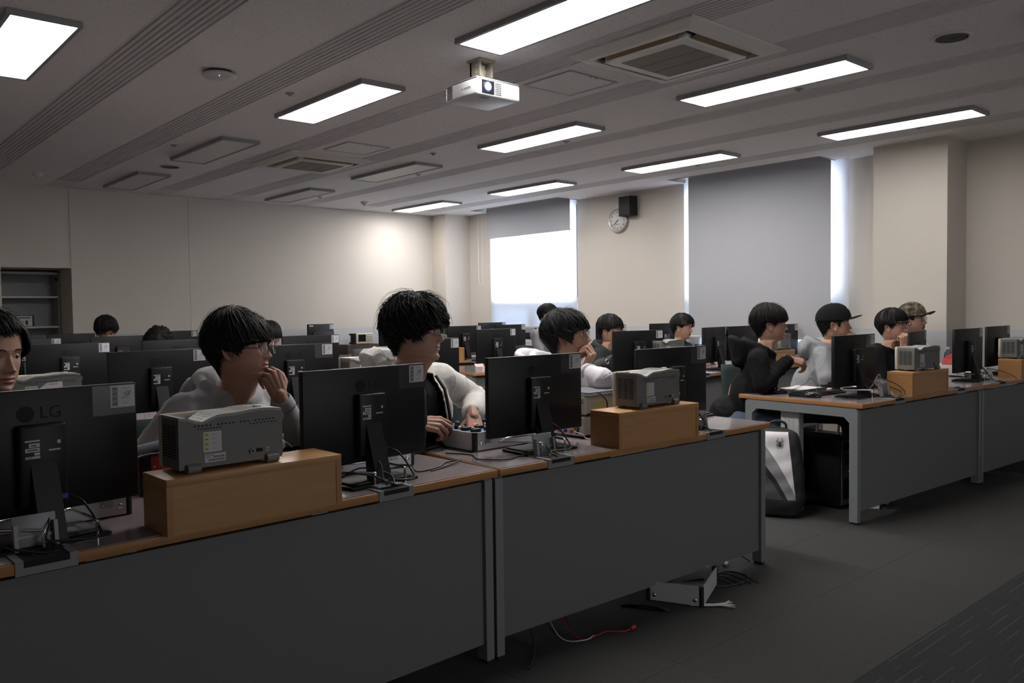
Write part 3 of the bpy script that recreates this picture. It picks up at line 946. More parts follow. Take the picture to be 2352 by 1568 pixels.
desk(0.19, 2.198, 1.737, 0.86, 0.042, 'nearest desk at left foreground with one raised and one flat port lid', [(0.262, True), (1.285, False)])
desk(1.932, 2.271, 1.742, 0.86, -0.0275, 'front row desk right of the paired legs, ending at the aisle', [(0.306, True), (1.29, True)])
desk(4.690, 2.245, 1.70, 0.86, -0.05, 'front row desk beyond the aisle with its open side frame in view', [(0.445, True), (1.30, False)])
desk(6.393, 2.160, 1.21, 0.80, -0.05, 'dim desk at the right edge, behind the aisle-side front row desk', [(0.28, False), (0.95, False)])
ROWY = {2: 4.23, 3: 5.86, 4: 7.40, 5: 8.88}
for r in (2, 3, 4, 5):
    ordn = {2: 'second', 3: 'third', 4: 'fourth', 5: 'fifth'}[r]
    for k, (x, wh) in enumerate(((0.19, 'leftmost'), (1.932, 'aisle-side on the left'), (4.70, 'aisle-side on the right'), (6.37, 'window-side'))):
        desk(x, ROWY[r], 1.738 if k < 2 else 1.66, 0.86, 0.0, '%s desk in the %s row from the front' % (wh, ordn), [(0.30, False), (1.25, False)], detail=(r <= 3))
# back table along the wall
t = thing('side_table', 'dark back table along the wall under brown box and monitors', 'table', (4.9, 9.86, 0))
MB().box(0, 2.55, 0, 0.55, 0.66, 0.69).build('tabletop', M['brown'], t)
for a in (0.03, 2.48):
    for b in (0.03, 0.48):
        MB().box(a, a + 0.04, b, b + 0.04, 0, 0.66).build('leg', M['black2'], t)

# ================================================================== MONITORS
def label_mesh(w, h, yellow=False):
    m = MB()
    m.box(0, w, -0.0004, 0, 0, h, 0)
    y = -0.0006
    m.quad_xz(w * .06, w * .30, h * .06, h * .94, y, 1)
    for k in range(4):
        zc = h * (.86 - .23 * k)
        m.quad_xz(w * .10, w * .26, zc - h * .02, zc + h * .02, y - .0002, 2)
        m.quad_xz(w * .44, w * (.82 if k % 2 == 0 else .72), zc - h * .012, zc + h * .012, y, 3)
        if k:
            m.quad_xz(w * .30, w * .96, zc + h * .105, zc + h * .112, y, 3)
    if not yellow:
        s = smooth_path([(w * .45, y, h * .42), (w * .62, y, h * .50), (w * .76, y, h * .72), (w * .60, y, h * .66), (w * .66, y, h * .48), (w * .84, y, h * .74), (w * .74, y, h * .50)], 5)
        m.tube(s, w * .012, 4, 3)
    return m.mesh('asset_label', [M['label'], M['label_yellow'] if yellow else M['label_grey'], M['ink'], M['ink2']])
LABEL_ME = label_mesh(0.066, 0.060)

def monitor_proto():
    t = thing('monitor', 'proto', 'monitor', (0, 0, TOP), 0, 'computer monitors seen from behind')
    zb, zt, hw = 0.072, 0.392, 0.2535
    m = MB().box(-hw, hw, -0.010, 0.012, zb, zt, bev=0.003)
    m.build('back_shell', M['black'], t)
    MB().box(-hw + 0.012, hw - 0.012, 0.012, 0.0126, zb + 0.02, zt - 0.012).build('screen', M['screen'], t)
    h = MB().box(-0.056, 0.056, -0.040, -0.010, zb + 0.02, zb + 0.232, bev=0.006)
    hub = h.build('hub_housing', M['black'], t)
    MB().box(-0.02, 0.045, -0.041, -0.0395, zb + 0.03, zb + 0.052).box(-0.004, 0.02, -0.0425, -0.040, zb + 0.055, zb + 0.105).build('port_recess', M['dark'], hub)
    r = MB()
    y = -0.0404
    r.quad_xz(-0.043, -0.008, zb + .190, zb + .194, y)
    r.quad_xz(-0.034, -0.009, zb + .176, zb + .186, y)
    r.quad_xz(-0.043, -0.009, zb + .164, zb + .174, y)
    r.quad_xz(-0.022, -0.009, zb + .155, zb + .162, y)
    r.quad_xz(-0.043, -0.009, zb + .147, zb + .153, y)
    r.quad_xz(0.012, 0.040, zb + .163, zb + .167, y)
    r.quad_xz(0.033, 0.041, zb + .180, zb + .189, y)
    r.build('rating_label', M['label'], hub)
    q = MB()
    q.quad_xz(-0.038, -0.014, zb + .1675, zb + .1705, y - .0003)
    q.quad_xz(-0.040, -0.026, zb + .149, zb + .151, y - .0003)
    q.quad_xz(-0.030, -0.016, zb + .179, zb + .182, y - .0003)
    q.build('rating_print', M['ink'], hub)
    # embossed maker mark on the shell
    lg = MB()
    lg.lathe([(0.0, 0), (0.021, 0), (0.021, 0.0006), (0.0, 0.0006)], n=24, smooth=False)
    lg.xf(Matrix.Translation((-0.03, -0.010, zt - 0.062)) @ Matrix.Rotation(PI / 2, 4, 'X'))
    o = lg.build('maker_mark', M['black2'], t)
    me = text_mesh('LG', 0.045, 'maker_letters', M['black2'], extrude=0.0004)
    me.transform(Matrix.Translation((0.03, -0.0106, zt - 0.062)) @ Matrix.Rotation(PI / 2, 4, 'X'))
    link('maker_letters', me, t)
    MB().quad_xz(hw - 0.118, hw - 0.004, zt - 0.085, zt - 0.004, -0.0103).build('tape_patch', M['tape'], t)
    link('asset_label', LABEL_ME, t, (hw - 0.071, -0.0106, zt - 0.066))
    v = MB().box(0.008, 0.036, -0.052, -0.0405, zb + 0.034, zb + 0.050, bev=0.002).box(0.030, 0.052, -0.050, -0.042, zb + 0.036, zb + 0.048)
    v.build('blue_plug', M['blue'], t)
    n = MB()
    n.prism([(-0.018, 0.235), (-0.034, 0.225), (-0.098, 0.012), (-0.040, 0.012)], -0.031, 0.031, 'x')
    n.build('neck', M['black'], t)
    b = MB()
    b.prism([(-0.135, -0.105), (0.135, -0.105), (0.135, 0.055), (0.10, 0.075), (-0.10, 0.075), (-0.135, 0.055)], 0.004, 0.012, 'z')
    b.box(-0.12, 0.12, -0.09, 0.05, 0.012, 0.020, bev=0.004)
    b.box(-0.12, 0.12, -0.095, 0.06, 0.0023, 0.005)
    b.build('base', M['black2'], t)
    return t
mon_used = [None]
def monitor(x, y, rz, label, skip=(), z=TOP):
    if mon_used[0] is None:
        mon_used[0] = monitor_proto()
        o = mon_used[0]
        o.location = (x, y, z)
        o.rotation_euler = (0, 0, rz)
        o['label'] = label
        return o
    return dup(mon_used[0], label, (x, y, z), rz, skip=skip)
far = ('maker_mark', 'maker_letters', 'tape_patch')
monitor(0.480, 2.405, 0.13, 'large black monitor back at the bottom left, label on its corner')
monitor(1.475, 2.430, 0.09, 'black monitor back between the front wooden box and the curly haired person')
monitor(2.310, 2.480, -0.035, 'black monitor back behind the open silver trainer case')
monitor(3.135, 2.420, -0.02, 'black monitor back right of the second oscilloscope, by the aisle')
monitor(5.055, 2.475, -0.03, 'black monitor back on the aisle desk in front of the capped person')
monitor(5.960, 2.460, 0.20, 'black monitor back beside the third oscilloscope', skip=far)
monitor(6.630, 2.370, -0.02, 'black monitor back between third and fourth wooden boxes', skip=far)
monitor(7.400, 2.420, 0.0, 'black monitor back at the right edge above the fourth oscilloscope', skip=far)
R2, R3, R4, R5 = 4.45, 6.05, 7.60, 9.10
for x, y, rz, lab in (
    (1.458, R2, 0.06, 'black monitor back directly behind the shoulder of the grey hoodie person'),
    (2.216, R2, -0.03, 'black monitor back with clear tape patch, between both front people in glasses'),
    (3.185, R2, 0.03, 'black monitor back half hidden by the white jacket collar'),
    (5.255, R2 - 0.05, -0.22, 'black monitor back in front of the person in dark grey hoodie'),
    (6.412, R2, 0.16, 'tilted black monitor back right of the middle person with side parted hair'),
    (6.86, R2, 0.0, 'black monitor back showing just left of the black hoodie person head'),
    (7.60, R2, 0.0, 'black monitor back behind the grey hoodie of the capped person'),
    (1.410, R3, 0.02, 'black monitor back above the far left oscilloscope'),
    (2.126, R3, 0.0, 'black monitor back below the dark curly hair of the bowed person'),
    (3.174, R3, 0.03, 'black monitor back below the slim monitor standing by the wall'),
    (5.126, R3, 0.04, 'black monitor back in the middle, fully in view, blue plug at its base'),
    (6.780, R3, 0.05, 'black monitor back behind the head of the dark grey hoodie person'),
    (7.700, R3, -0.03, 'black monitor back behind the person with side parted hair'),
    (1.461, R4, 0.0, 'black monitor back at the far left with white label in the fourth row'),
    (2.190, R4, 0.0, 'black monitor back in front of the person looking down at left'),
    (5.953, R4, 0.02, 'black monitor back left of the fully visible middle one'),
    (6.671, R4, 0.05, 'black monitor back second from the bright window, partly overlapped'),
    (2.180, R5, 0.0, 'very dark monitor back below the shelf recess'),
    (3.155, R5, 0.0, 'very dark monitor back between curly hair and grey hoodie person hair'),
    (6.620, R5, 0.0, 'black monitor back below the drawer cabinet in the corner'),
    (7.640, R5, 0.0, 'black monitor back nearest the bright window corner')):
    monitor(x, y, rz, lab, skip=far if y > R3 + 1 or x > 6 else ('tape_patch',) if x != 2.216 else ())

def old_monitor(x, y, rz, label):
    t = thing('monitor', label, 'monitor', (x, y, 0.69), rz, 'slim older monitors by the back wall')
    MB().box(-0.205, 0.205, -0.016, 0.016, 0.10, 0.44, bev=0.006).build('back_shell', M['black'], t)
    MB().box(-0.14, 0.20, -0.035, -0.016, 0.12, 0.335, bev=0.008).build('back_bulge', M['black'], t)
    MB().cyl((0.03, -0.055, 0.05), (0.03, -0.045, 0.28), 0.045, 0.055, 14).build('neck', M['black2'], t)
    MB().lathe([(0.0, 0), (0.12, 0), (0.12, 0.012), (0.05, 0.03), (0.0, 0.03)], n=24).build('base', M['black2'], t)
    MB().box(-0.195, 0.195, 0.016, 0.0166, 0.11, 0.43).build('screen', M['screen'], t)
    link('asset_label', LABEL_ME, t, (0.135, -0.0166, 0.37))
    MB().quad_xz(-0.185, -0.125, 0.408, 0.424, -0.0165).build('maker_label', M['label'], t)
old_monitor(5.40, 10.02, 0.12, 'slim black monitor standing highest against the back wall')
old_monitor(6.52, 10.02, 0.0, 'slim black monitor by the back wall, half hidden by curly hair')

# ================================================================== WOODEN BOXES
BOXH = 0.150
def riser(x, y, rz, label, w=0.525, d=0.165, z=TOP):
    t = thing('wooden_riser', label, 'wooden box', (x, y, z), rz, 'wooden riser boxes on the desks')
    MB().box(-w / 2, w / 2, 0, d, BOXH - 0.020, BOXH, bev=0.001).build('top_board', M['wood'], t)
    MB().box(-w / 2, -w / 2 + 0.018, 0.001, d, 0.0005, BOXH - 0.020).build('side_board', M['wood_edge'], t)
    MB().box(w / 2 - 0.018, w / 2, 0.001, d, 0.0005, BOXH - 0.020).build('side_board', M['wood_edge'], t)
    MB().box(-w / 2 + 0.018, w / 2 - 0.018, 0.003, 0.018, 0.0005, BOXH - 0.020).build('back_board', M['wood'], t)
riser(0.990, 2.200, 0.042, 'largest light wooden box at left foreground, oscilloscope on top')
riser(2.815, 2.232, -0.0275, 'light wooden box mid view, under the second oscilloscope')
riser(5.555, 2.205, -0.05, 'wooden box on the aisle desk under the third oscilloscope', w=0.50)
riser(7.280, 2.120, -0.05, 'wooden box at the right edge under the fourth oscilloscope', w=0.50)
riser(0.89, 4.25, 0.0, 'wooden box in the second row beneath the far left oscilloscope')
riser(2.64, 4.25, 0.0, 'wooden box in the second row behind the white jacket')
riser(5.56, 4.25, 0.0, 'wooden box in the second row behind the side parted hair person')
riser(7.20, 4.25, 0.0, 'wooden box in the second row behind the capped person')
riser(5.55, 7.42, 0.0, 'wooden box in the fourth row behind the curly haired person face')

# ================================================================== OSCILLOSCOPES
def scope_proto(label):
    t = thing('oscilloscope', label, 'oscilloscope', (0, 0, 0), 0, 'grey bench oscilloscopes')
    w, zb = 0.152, 0.012
    prof = [(-w, zb), (w - 0.004, zb), (w, zb + 0.01), (w, zb + 0.105), (w + 0.006, zb + 0.112), (w + 0.006, zb + 0.128), (w - 0.004, zb + 0.134)]
    top = []
    for k in range(15):
        u = k / 14
        x = (w - 0.004) + (-2 * w + 0.004) * u
        z = 0.134 + 0.006 * math.sin(min(1, u / 0.45) * PI) - 0.017 * math.exp(-((u - 0.80) / 0.10) ** 2)
        top.append((x, zb + z))
    prof = prof[:-1] + top
    MB().prism(prof, -0.062, 0.050, 'y', smooth=False).build('body', M['scope'], t)
    hp = [(x, z) for x, z in top]
    lid = hp + [(x, z + 0.008) for x, z in reversed(hp)]
    MB().prism(lid, -0.066, 0.052, 'y', smooth=False).build('carry_handle', M['scope_top'], t)
    g = MB()
    tx = [p[0] for p in reversed(top)]
    tz = [p[1] for p in reversed(top)]
    for r0, n_, y0, y1 in ((-w + 0.022, 7, -0.045, -0.008), (-w + 0.022, 7, 0.0, 0.038), (0.035, 6, -0.045, -0.008), (0.035, 6, 0.0, 0.038)):
        for k in range(n_):
            x0 = r0 + 0.0125 * k
            z0, z1 = float(np.interp(x0, tx, tz)) + 0.0084, float(np.interp(x0 + 0.006, tx, tz)) + 0.0084
            g.add([(x0, y0, z0), (x0 + 0.006, y0, z1), (x0 + 0.006, y1, z1), (x0, y1, z0)], [(0, 1, 2, 3)])
    g.build('top_vents', M['scope'], t)
    MB().box(0.085, 0.105, -0.03, -0.012, zb + 0.146, zb + 0.152, bev=0.002).build('power_button', M['cream'], t)
    f = MB().box(-w - 0.003, w + 0.003, 0.050, 0.070, zb - 0.004, zb + 0.142, bev=0.006)
    fo = f.build('front_bezel', M['cream'], t)
    MB().box(0.0, 0.13, 0.0702, 0.0712, zb + 0.04, zb + 0.125).build('display', M['blackgloss'], fo)
    k_ = MB()
    for i in range(3):
        for j in range(3):
            k_.cyl((-0.03 - 0.035 * i, 0.070, zb + 0.045 + 0.033 * j), (-0.03 - 0.035 * i, 0.080, zb + 0.045 + 0.033 * j), 0.008, n=10)
    for i in range(4):
        k_.cyl((-0.12 + 0.06 * i, 0.070, zb + 0.017), (-0.12 + 0.06 * i, 0.082, zb + 0.017), 0.009, n=10)
    k_.build('front_knobs', M['scope'], fo)
    s = MB()
    for i in range(3):
        for j in range(12):
            s.box(-w - 0.0008, -w + 0.001, -0.045 + 0.030 * i, -0.020 + 0.030 * i, zb + 0.030 + 0.0075 * j, zb + 0.0335 + 0.0075 * j)
    s.build('side_vents', M['dark'], t)
    s = MB()
    for j in range(22):
        if j in (5, 11, 15):
            continue
        s.box(-0.11 + 0.011 * j, -0.105 + 0.011 * j, -0.0628, -0.0615, zb + 0.112, zb + 0.116)
    for j in range(8):
        s.box(0.05 + 0.011 * j, 0.055 + 0.011 * j, -0.0628, -0.0615, zb + 0.104, zb + 0.107)
        s.box(-0.10 + 0.009 * j, -0.096 + 0.009 * j, -0.0628, -0.0615, zb + 0.104, zb + 0.107)
    s.build('back_vents', M['dark'], t)
    link('asset_label', label_mesh(0.052, 0.056, True), t, (-0.085, -0.0625, zb + 0.040))
    l = MB().box(-0.082, -0.022, -0.0628, -0.062, zb + 0.012, zb + 0.035, 0)
    rr = random.Random(3)
    for row, (a, n) in enumerate(((0.0155, 26), (0.0235, 18))):
        x = -0.076 + (0.018 if row else 0.004)
        for k in range(n):
            wd = rr.choice((0.0006, 0.0010, 0.0016))
            l.quad_xz(x, x + wd, zb + a, zb + a + 0.005, -0.0630, 1)
            x += wd + 0.0007
    l.quad_xz(-0.078, -0.055, zb + 0.0305, zb + 0.0320, -0.0630, 1).quad_xz(-0.078, -0.064, zb + 0.0255, zb + 0.0270, -0.0630, 1)
    l.build('barcode_label', [M['label'], M['ink']], t)
    c = MB().cyl((0.055, -0.069, zb + 0.028), (0.055, -0.062, zb + 0.028), 0.007, n=12)
    c.cyl((0.055, -0.0695, zb + 0.028), (0.055, -0.069, zb + 0.028), 0.004, n=12, mi=1)
    c.box(0.070, 0.088, -0.0655, -0.062, zb + 0.023, zb + 0.033, 1, bev=0.001)
    c.box(0.098, 0.107, -0.0645, -0.062, zb + 0.023, zb + 0.033, 2).box(0.1005, 0.1045, -0.0648, -0.0645, zb + 0.0255, zb + 0.0305, 1)
    c.build('rear_sockets', [M['scope_top'], M['dark'], M['cream']], t)
    for sx in (-1, 1):
        MB().cyl((sx * 0.115 - 0.018, -0.065, 0.013), (sx * 0.115 + 0.018, -0.065, 0.013), 0.0128, n=14).build('rear_foot', M['scope'], t)
        MB().box(sx * 0.115 - 0.015, sx * 0.115 + 0.015, 0.035, 0.06, 0.0005, zb, bev=0.002).build('front_foot', M['scope'], t)
    MB().cyl((0.152, -0.045, zb + 0.032), (0.162, -0.045, zb + 0.032), 0.014, n=14).box(0.150, 0.160, -0.058, -0.030, zb + 0.05, zb + 0.064, bev=0.003).box(0.150, 0.157, -0.05, -0.03, zb + 0.080, zb + 0.098).build('side_bumper', M['scope_top'], t)
    return t
SP = scope_proto('large grey oscilloscope on the foreground wooden box, labels on its back')
SP.location = (0.925, 2.300, TOP + BOXH + 0.0002)
SP.rotation_euler = (0, 0, 0.05)
for x, y, rz, lab in (
    (2.838, 2.325, 0.03, 'grey oscilloscope on the middle wooden box behind the second pair of monitors'),
    (5.545, 2.285, -0.12, 'grey oscilloscope on the aisle desk, in front of the person with fist at chin'),
    (7.20, 2.225, -0.05, 'dim grey oscilloscope at the right edge'),
    (0.89, 4.33, 0.06, 'grey oscilloscope top showing behind the face cut by the left edge'),
    (2.645, 4.34, 0.0, 'grey oscilloscope corner peeking out left of the white jacket shoulder'),
    (5.545, 4.33, 0.0, 'grey oscilloscope below the chin of the side parted hair person'),
    (7.26, 4.33, 0.0, 'grey oscilloscope behind the shoulder of the capped person'),
    (5.42, 7.49, 0.0, 'far grey oscilloscope beside the face of the curly haired person')):
    dup(SP, lab, (x, y, TOP + BOXH + 0.0002), rz)
tg = thing('paper_tag', 'small folded white paper tag by the far left oscilloscope', 'paper', (0.915, 4.255, TOP + BOXH + 0.0002))
MB().prism([(-0.055, 0.092), (-0.02, 0.120), (0.045, 0.124), (0.045, 0.0), (-0.055, 0.0)], 0, 0.002, 'y').build('tag', M['paper'], tg)
MB().box(-0.01, 0.025, -0.0006, 0, 0.112, 0.115).build('tag_print', M['ink2'], tg)

# far oscilloscope facing the camera on a brown cabinet
t = thing('wooden_cabinet', 'small dark brown wooden cabinet on the back table', 'cabinet', (6.03, 10.10, 0.69))
MB().box(-0.24, 0.26, -0.12, 0.12, 0.0, 0.145).build('carcass', M['brown'], t)
MB().box(-0.13, 0.255, -0.124, -0.12, 0.01, 0.135).build('front_panel', M['brown'], t)
t = thing('oscilloscope', 'pale oscilloscope facing us with dark screen on the brown cabinet', 'oscilloscope', (6.06, 10.06, 0.835), 0.0)
MB().box(-0.12, 0.15, -0.02, 0.10, 0.008, 0.150, bev=0.006).build('body', M['black2'], t)
f = MB().box(-0.115, 0.155, -0.05, -0.018, 0.006, 0.155, bev=0.006).build('front_panel', M['cream'], t)
MB().box(-0.085, 0.035, -0.0515, -0.0495, 0.035, 0.135).build('display', M['blackgloss'], f)
k_ = MB()
for i in range(4):
    for j in range(4):
        k_.cyl((0.055 + 0.026 * i, -0.058, 0.045 + 0.028 * j), (0.055 + 0.026 * i, -0.049, 0.045 + 0.028 * j), 0.007, n=8)
k_.build('knobs', M['scope'], f)
MB().box(-0.155, -0.12, -0.03, 0.08, 0.005, 0.03).box(-0.155, -0.12, -0.03, 0.08, 0.125, 0.15).box(-0.145, -0.12, -0.02, 0.06, 0.03, 0.125).build('side_bumper', M['black2'], t)

# drawer cabinet in the corner
t = thing('drawer_cabinet', 'small dark parts drawer cabinet in the back corner', 'cabinet', (7.42, 10.28, 0.70))
MB().box(-0.17, 0.17, -0.09, 0.09, 0.0, 0.62, bev=0.004).build('carcass', M['black2'], t)
for j in range(6):
    d = MB().box(-0.155, 0.155, -0.097, -0.09, 0.02 + 0.1 * j, 0.11 + 0.1 * j).build('drawer', M['scope'], t)
    MB().box(-0.02, 0.13, -0.099, -0.097, 0.045 + 0.1 * j, 0.075 + 0.1 * j).build('drawer_label', M['paper'], d)
t2 = thing('stand', 'low dark stand under the corner drawer cabinet', 'stand', (7.42, 10.28, 0))
MB().box(-0.10, 0.155, -0.15, 0.16, 0.66, 0.70).build('top_board', M['brown'], t2)
for a in (-0.09, 0.115):
    for b in (-0.14, 0.12):
        MB().box(a, a + 0.03, b, b + 0.03, 0, 0.66).build('leg', M['black2'], t2)

# ================================================================== TRAINER CASES
def case(x, y, z, rz, label, opened, board=True, w=0.455, d=0.30, h=0.078, latches=(0.10, 0.355)):
    t = thing('trainer_case', label, 'case', (x, y, z), rz, 'silver trainer cases')
    if opened:
        m = MB().box(0.01, w - 0.01, 0, 0.006, 0.004, h).box(0.01, w - 0.01, d - 0.006, d, 0.004, h).box(0, 0.006, 0.01, d - 0.01, 0.004, h).box(w - 0.006, w, 0.01, d - 0.01, 0.004, h).box(0.006, w - 0.006, 0.006, d - 0.006, 0.004, 0.010)
    else:
        m = MB().box(0.004, w - 0.004, 0, d, 0.004, h).box(0, w, 0.01, d - 0.01, 0.004, h)
    m.build('shell', M['alu'], t)
    for cx in (0, w):
        for cy in (0, d):
            MB().cyl((cx + (0.010 if cx == 0 else -0.010), cy + (0.010 if cy == 0 else -0.010), 0.0005), (cx + (0.010 if cx == 0 else -0.010), cy + (0.010 if cy == 0 else -0.010), h + 0.001), 0.0125, n=14).build('corner_guard', M['rubber'], t)
    for lx_ in latches:
        l = MB().box(lx_ - 0.017, lx_ + 0.017, -0.0025, 0.0005, h - 0.048, h + 0.002)
        l.cyl((lx_ - 0.019, -0.002, h + 0.001), (lx_ + 0.019, -0.002, h + 0.001), 0.0035, n=8)
        for a in (-0.011, 0.011):
            for b in (-0.043, -0.008):
                l.ball((lx_ + a, -0.003, h + b), 0.0028, 8)
        l.build('latch', M['steel'], t)
    for lx_ in (0.035, w - 0.035):
        MB().ball((lx_, -0.001, 0.028), 0.0095, 12, sc=(1, .55, 1)).build('stud', M['chrome'], t)
    if opened and board:
        b = MB().box(0.007, w - 0.007, 0.007, d - 0.007, h - 0.014, h - 0.004).build('circuit_board', M['pcb'], t)
        rr = random.Random(5)
        for i in range(6):
            for j in range(4):
                xx, yy = 0.045 + i * 0.072, 0.045 + j * 0.065
                q = MB()
                kind = rr.random()
                if kind < 0.6 or (i < 2 and j < 2):
                    q.box(xx - 0.020, xx + 0.020, yy - 0.012, yy + 0.012, h - 0.004, h + 0.010, 0, bev=0.0015).box(xx - 0.006, xx + 0.006, yy + 0.013, yy + 0.022, h - 0.004, h + 0.014, 1)
                else:
                    q.cyl((xx, yy, h - 0.004), (xx, yy, h + 0.012), 0.009, n=10, mi=0).box(xx + 0.012, xx + 0.026, yy - 0.008, yy + 0.008, h - 0.004, h + 0.004, 1)
                q.build('component', [M['rubber'], M['paper']], b)
        MB().ball((0.10, 0.125, h + 0.014), 0.005, 8).build('indicator_light', M['led'], t)
    return t
case(2.085, 2.605, TOP + 0.0024, 0.015, 'open silver trainer case with blue board under the typing hands', True, latches=(0.072, 0.335))
case(1.305, 2.550, TOP + 0.0024, 0.02, 'closed silver case behind the stand of the second monitor', False, latches=(0.13, 0.36))
case(0.285, 2.500, TOP + 0.0024, 0.04, 'closed silver case under the large bottom left monitor', False, latches=(0.08, 0.385))
case(2.83, 2.33, 0.0, -1.15, 'open empty silver case on the floor under the front desk', True, board=False, w=0.25, d=0.33, h=0.085, latches=())

# ================================================================== POWER SUPPLIES
def psu(x, y, z, rz, label, w=0.235, d=0.30, h=0.093):
    t = thing('power_supply', label, 'power supply', (x, y, z), rz, 'white bench power supplies')
    MB().box(-w / 2, w / 2, 0.012, d, 0.012, h, bev=0.002).build('cabinet', M['lamp_off'], t)
    f = MB().box(-w / 2 - 0.003, w / 2 + 0.003, 0, 0.014, 0.008, h + 0.002, bev=0.003).build('front_panel', M['white_plastic'], t)
    MB().box(-0.03, 0.06, -0.0008, 0.0005, h - 0.036, h - 0.012).build('display', M['lcd'], f)
    k_ = MB()
    for xx in (-0.08, -0.045, 0.085):
        k_.cyl((xx, -0.014, h - 0.048), (xx, 0.0, h - 0.048), 0.012, n=12)
    k_.build('knob', M['olive'], f)
    for i, c in enumerate(('blue', 'ink', 'red', 'blue', 'red', 'ink')):
        MB().cyl((-0.092 + 0.036 * i, -0.010, 0.026), (-0.092 + 0.036 * i, 0, 0.026), 0.0078, n=10).build('terminal', M[c], f)
    bt = MB()
    for i in range(3):
        for j in range(2):
            bt.box(0.075 + 0.013 * i, 0.083 + 0.013 * i, -0.003, 0, h - 0.03 + 0.012 * j, h - 0.023 + 0.012 * j)
    bt.build('button', M['ink2'], f)
    for sx in (-1, 1):
        for yy in (0.03, d - 0.03):
            MB().cyl((sx * (w / 2 - 0.03), yy, 0.0005), (sx * (w / 2 - 0.03), yy, 0.012), 0.012, n=10).build('foot', M['rubber'], t)
    return t
psu(2.640, 2.650, TOP + 0.0024, -PI / 2 + 0.05, 'white power supply with knobs and coloured terminals, lower of two, behind middle box')
u = psu(2.655, 2.655, TOP + 0.098, -PI / 2 + 0.05, 'white power supply carrying a red framed card, upper of two', h=0.088)
c = MB().box(-0.118, -0.04, -0.0036, -0.0026, 0.012, 0.085, 0).box(-0.112, -0.046, -0.0042, -0.0036, 0.022, 0.062, 1)
c.quad_xz(-0.10, -0.06, 0.048, 0.050, -0.0044, 2).quad_xz(-0.10, -0.07, 0.040, 0.042, -0.0044, 2).quad_xz(-0.10, -0.06, 0.030, 0.032, -0.0044, 2)
c.build('red_card', [M['red'], M['paper'], M['ink2']], u)
MB().box(0.118, 0.1186, 0.06, 0.17, 0.035, 0.06).build('yellow_label', M['label_yellow'], u)
psu(7.05, 2.52, TOP, 0.15, 'dim white power supply partly behind the monitor near the right edge', w=0.25, d=0.25)
t = thing('red_box', 'slanted red box on top of the right edge power supply', 'box', (7.05, 2.62, TOP + 0.0955), 0.1)
MB().prism([(-0.13, 0), (0.13, 0), (0.13, 0.075), (-0.10, 0.045)], -0.05, 0.06, 'y').build('carton', M['red'], t)
t = thing('red_box', 'red box lying behind the foreground oscilloscope', 'box', (0.905, 2.79, TOP + 0.0024), 0.15)
MB().prism([(-0.06, 0.0), (0.11, 0), (0.12, 0.12), (-0.055, 0.13)], -0.05, 0.07, 'y').build('carton', M['red'], t)
ch = MB()
for a in (-0.04, -0.01, 0.05):
    ch.cyl((a, -0.053, 0.03), (a, -0.05, 0.03), 0.003, n=8).cyl((a, -0.053, 0.09), (a, -0.05, 0.09), 0.003, n=8)
ch.build('rivet', M['steel'], t)
t = thing('ribbed_handle', 'dark grey ribbed handle bar lying over the red box', 'handle', (0.845, 2.72, 0.866), 0.12)
m = MB().tube([(-0.10, 0, -0.012), (-0.05, 0, -0.002), (0.03, 0, 0.008), (0.11, 0, 0.016)], 0.018, 10)
m.build('bar', M['chairgrey'], t)
m = MB()
for k in range(6):
    m.box(-0.085 + 0.033 * k, -0.067 + 0.033 * k, -0.016, 0.014, -0.033 + 0.0045 * k, -0.014 + 0.0045 * k)
m.build('rib', M['black2'], t)
MB().box(-0.015, 0.015, 0.0, 0.02, -0.145, 0.0).build('support', M['black2'], t)

# ================================================================== SMALL DESK THINGS
def hoop(x, y, rz, label):
    t = thing('wire_bracket', label, 'wire bracket', (x, y, TOP + 0.0024), rz, 'chrome wire brackets at monitor stands')
    p = [(-0.055, -0.115, 0.0), (-0.055, -0.115, 0.042), (-0.06, -0.105, 0.05), (-0.165, -0.005, 0.052), (-0.165, 0.01, 0.052), (-0.07, 0.075, 0.052), (0.06, 0.06, 0.052), (0.075, 0.05, 0.052), (0.075, -0.10, 0.05), (0.075, -0.11, 0.042), (0.075, -0.11, 0.0)]
    MB().tube(smooth_path(p, 3), 0.0042, 7).build('wire_loop', M['chrome'], t)
hoop(1.475, 2.430, 0.09, 'chrome wire loop around the stand of the second monitor')
hoop(0.500, 2.400, 0.13, 'chrome wire loop around the stand of the bottom left monitor')
hoop(2.285, 2.470, -0.035, 'chrome wire loop around the stand beside the open trainer case')
hoop(3.135, 2.420, -0.02, 'chrome wire loop around the stand of the aisle end monitor')
hoop(5.080, 2.465, 0.05, 'chrome wire loop around the stand on the aisle desk')
hoop(6.700, 2.380, 0.05, 'chrome wire loop around the stand near the right edge')

def cable(pts, label, m='cable', r=0.003, k=6, name='cable', group=None):
    return tag(MB().tube(smooth_path(pts, k), r, 6).build(name, M[m]), label, 'cable', group)
def video_cable(x, y, rz, label, port, r=0.0036):
    R = Matrix.Translation((x, y, TOP)) @ Matrix.Rotation(rz, 4, 'Z')
    P = lambda a, b, c: R @ Vector((a, b, c))
    cable([P(0.052, -0.046, 0.114), P(0.075, -0.075, 0.10), P(0.095, -0.11, 0.05), P(0.085, -0.14, 0.015), (port[0] + 0.015, port[1] + 0.07, TOP + 0.02), (port[0] + 0.012, port[1] + 0.03, TOP + 0.004)], label, 'cable', r, 6, 'video_cable', 'video cables of the front monitors')
video_cable(1.475, 2.430, 0.09, 'thick black video cable from the second monitor into its flat port', (1.470, 2.255))
video_cable(0.480, 2.405, 0.13, 'thick black video cable from the bottom left monitor into its port', (0.45, 2.215))
video_cable(2.285, 2.480, -0.035, 'thick black video cable from the monitor by the open trainer case', (2.24, 2.265))
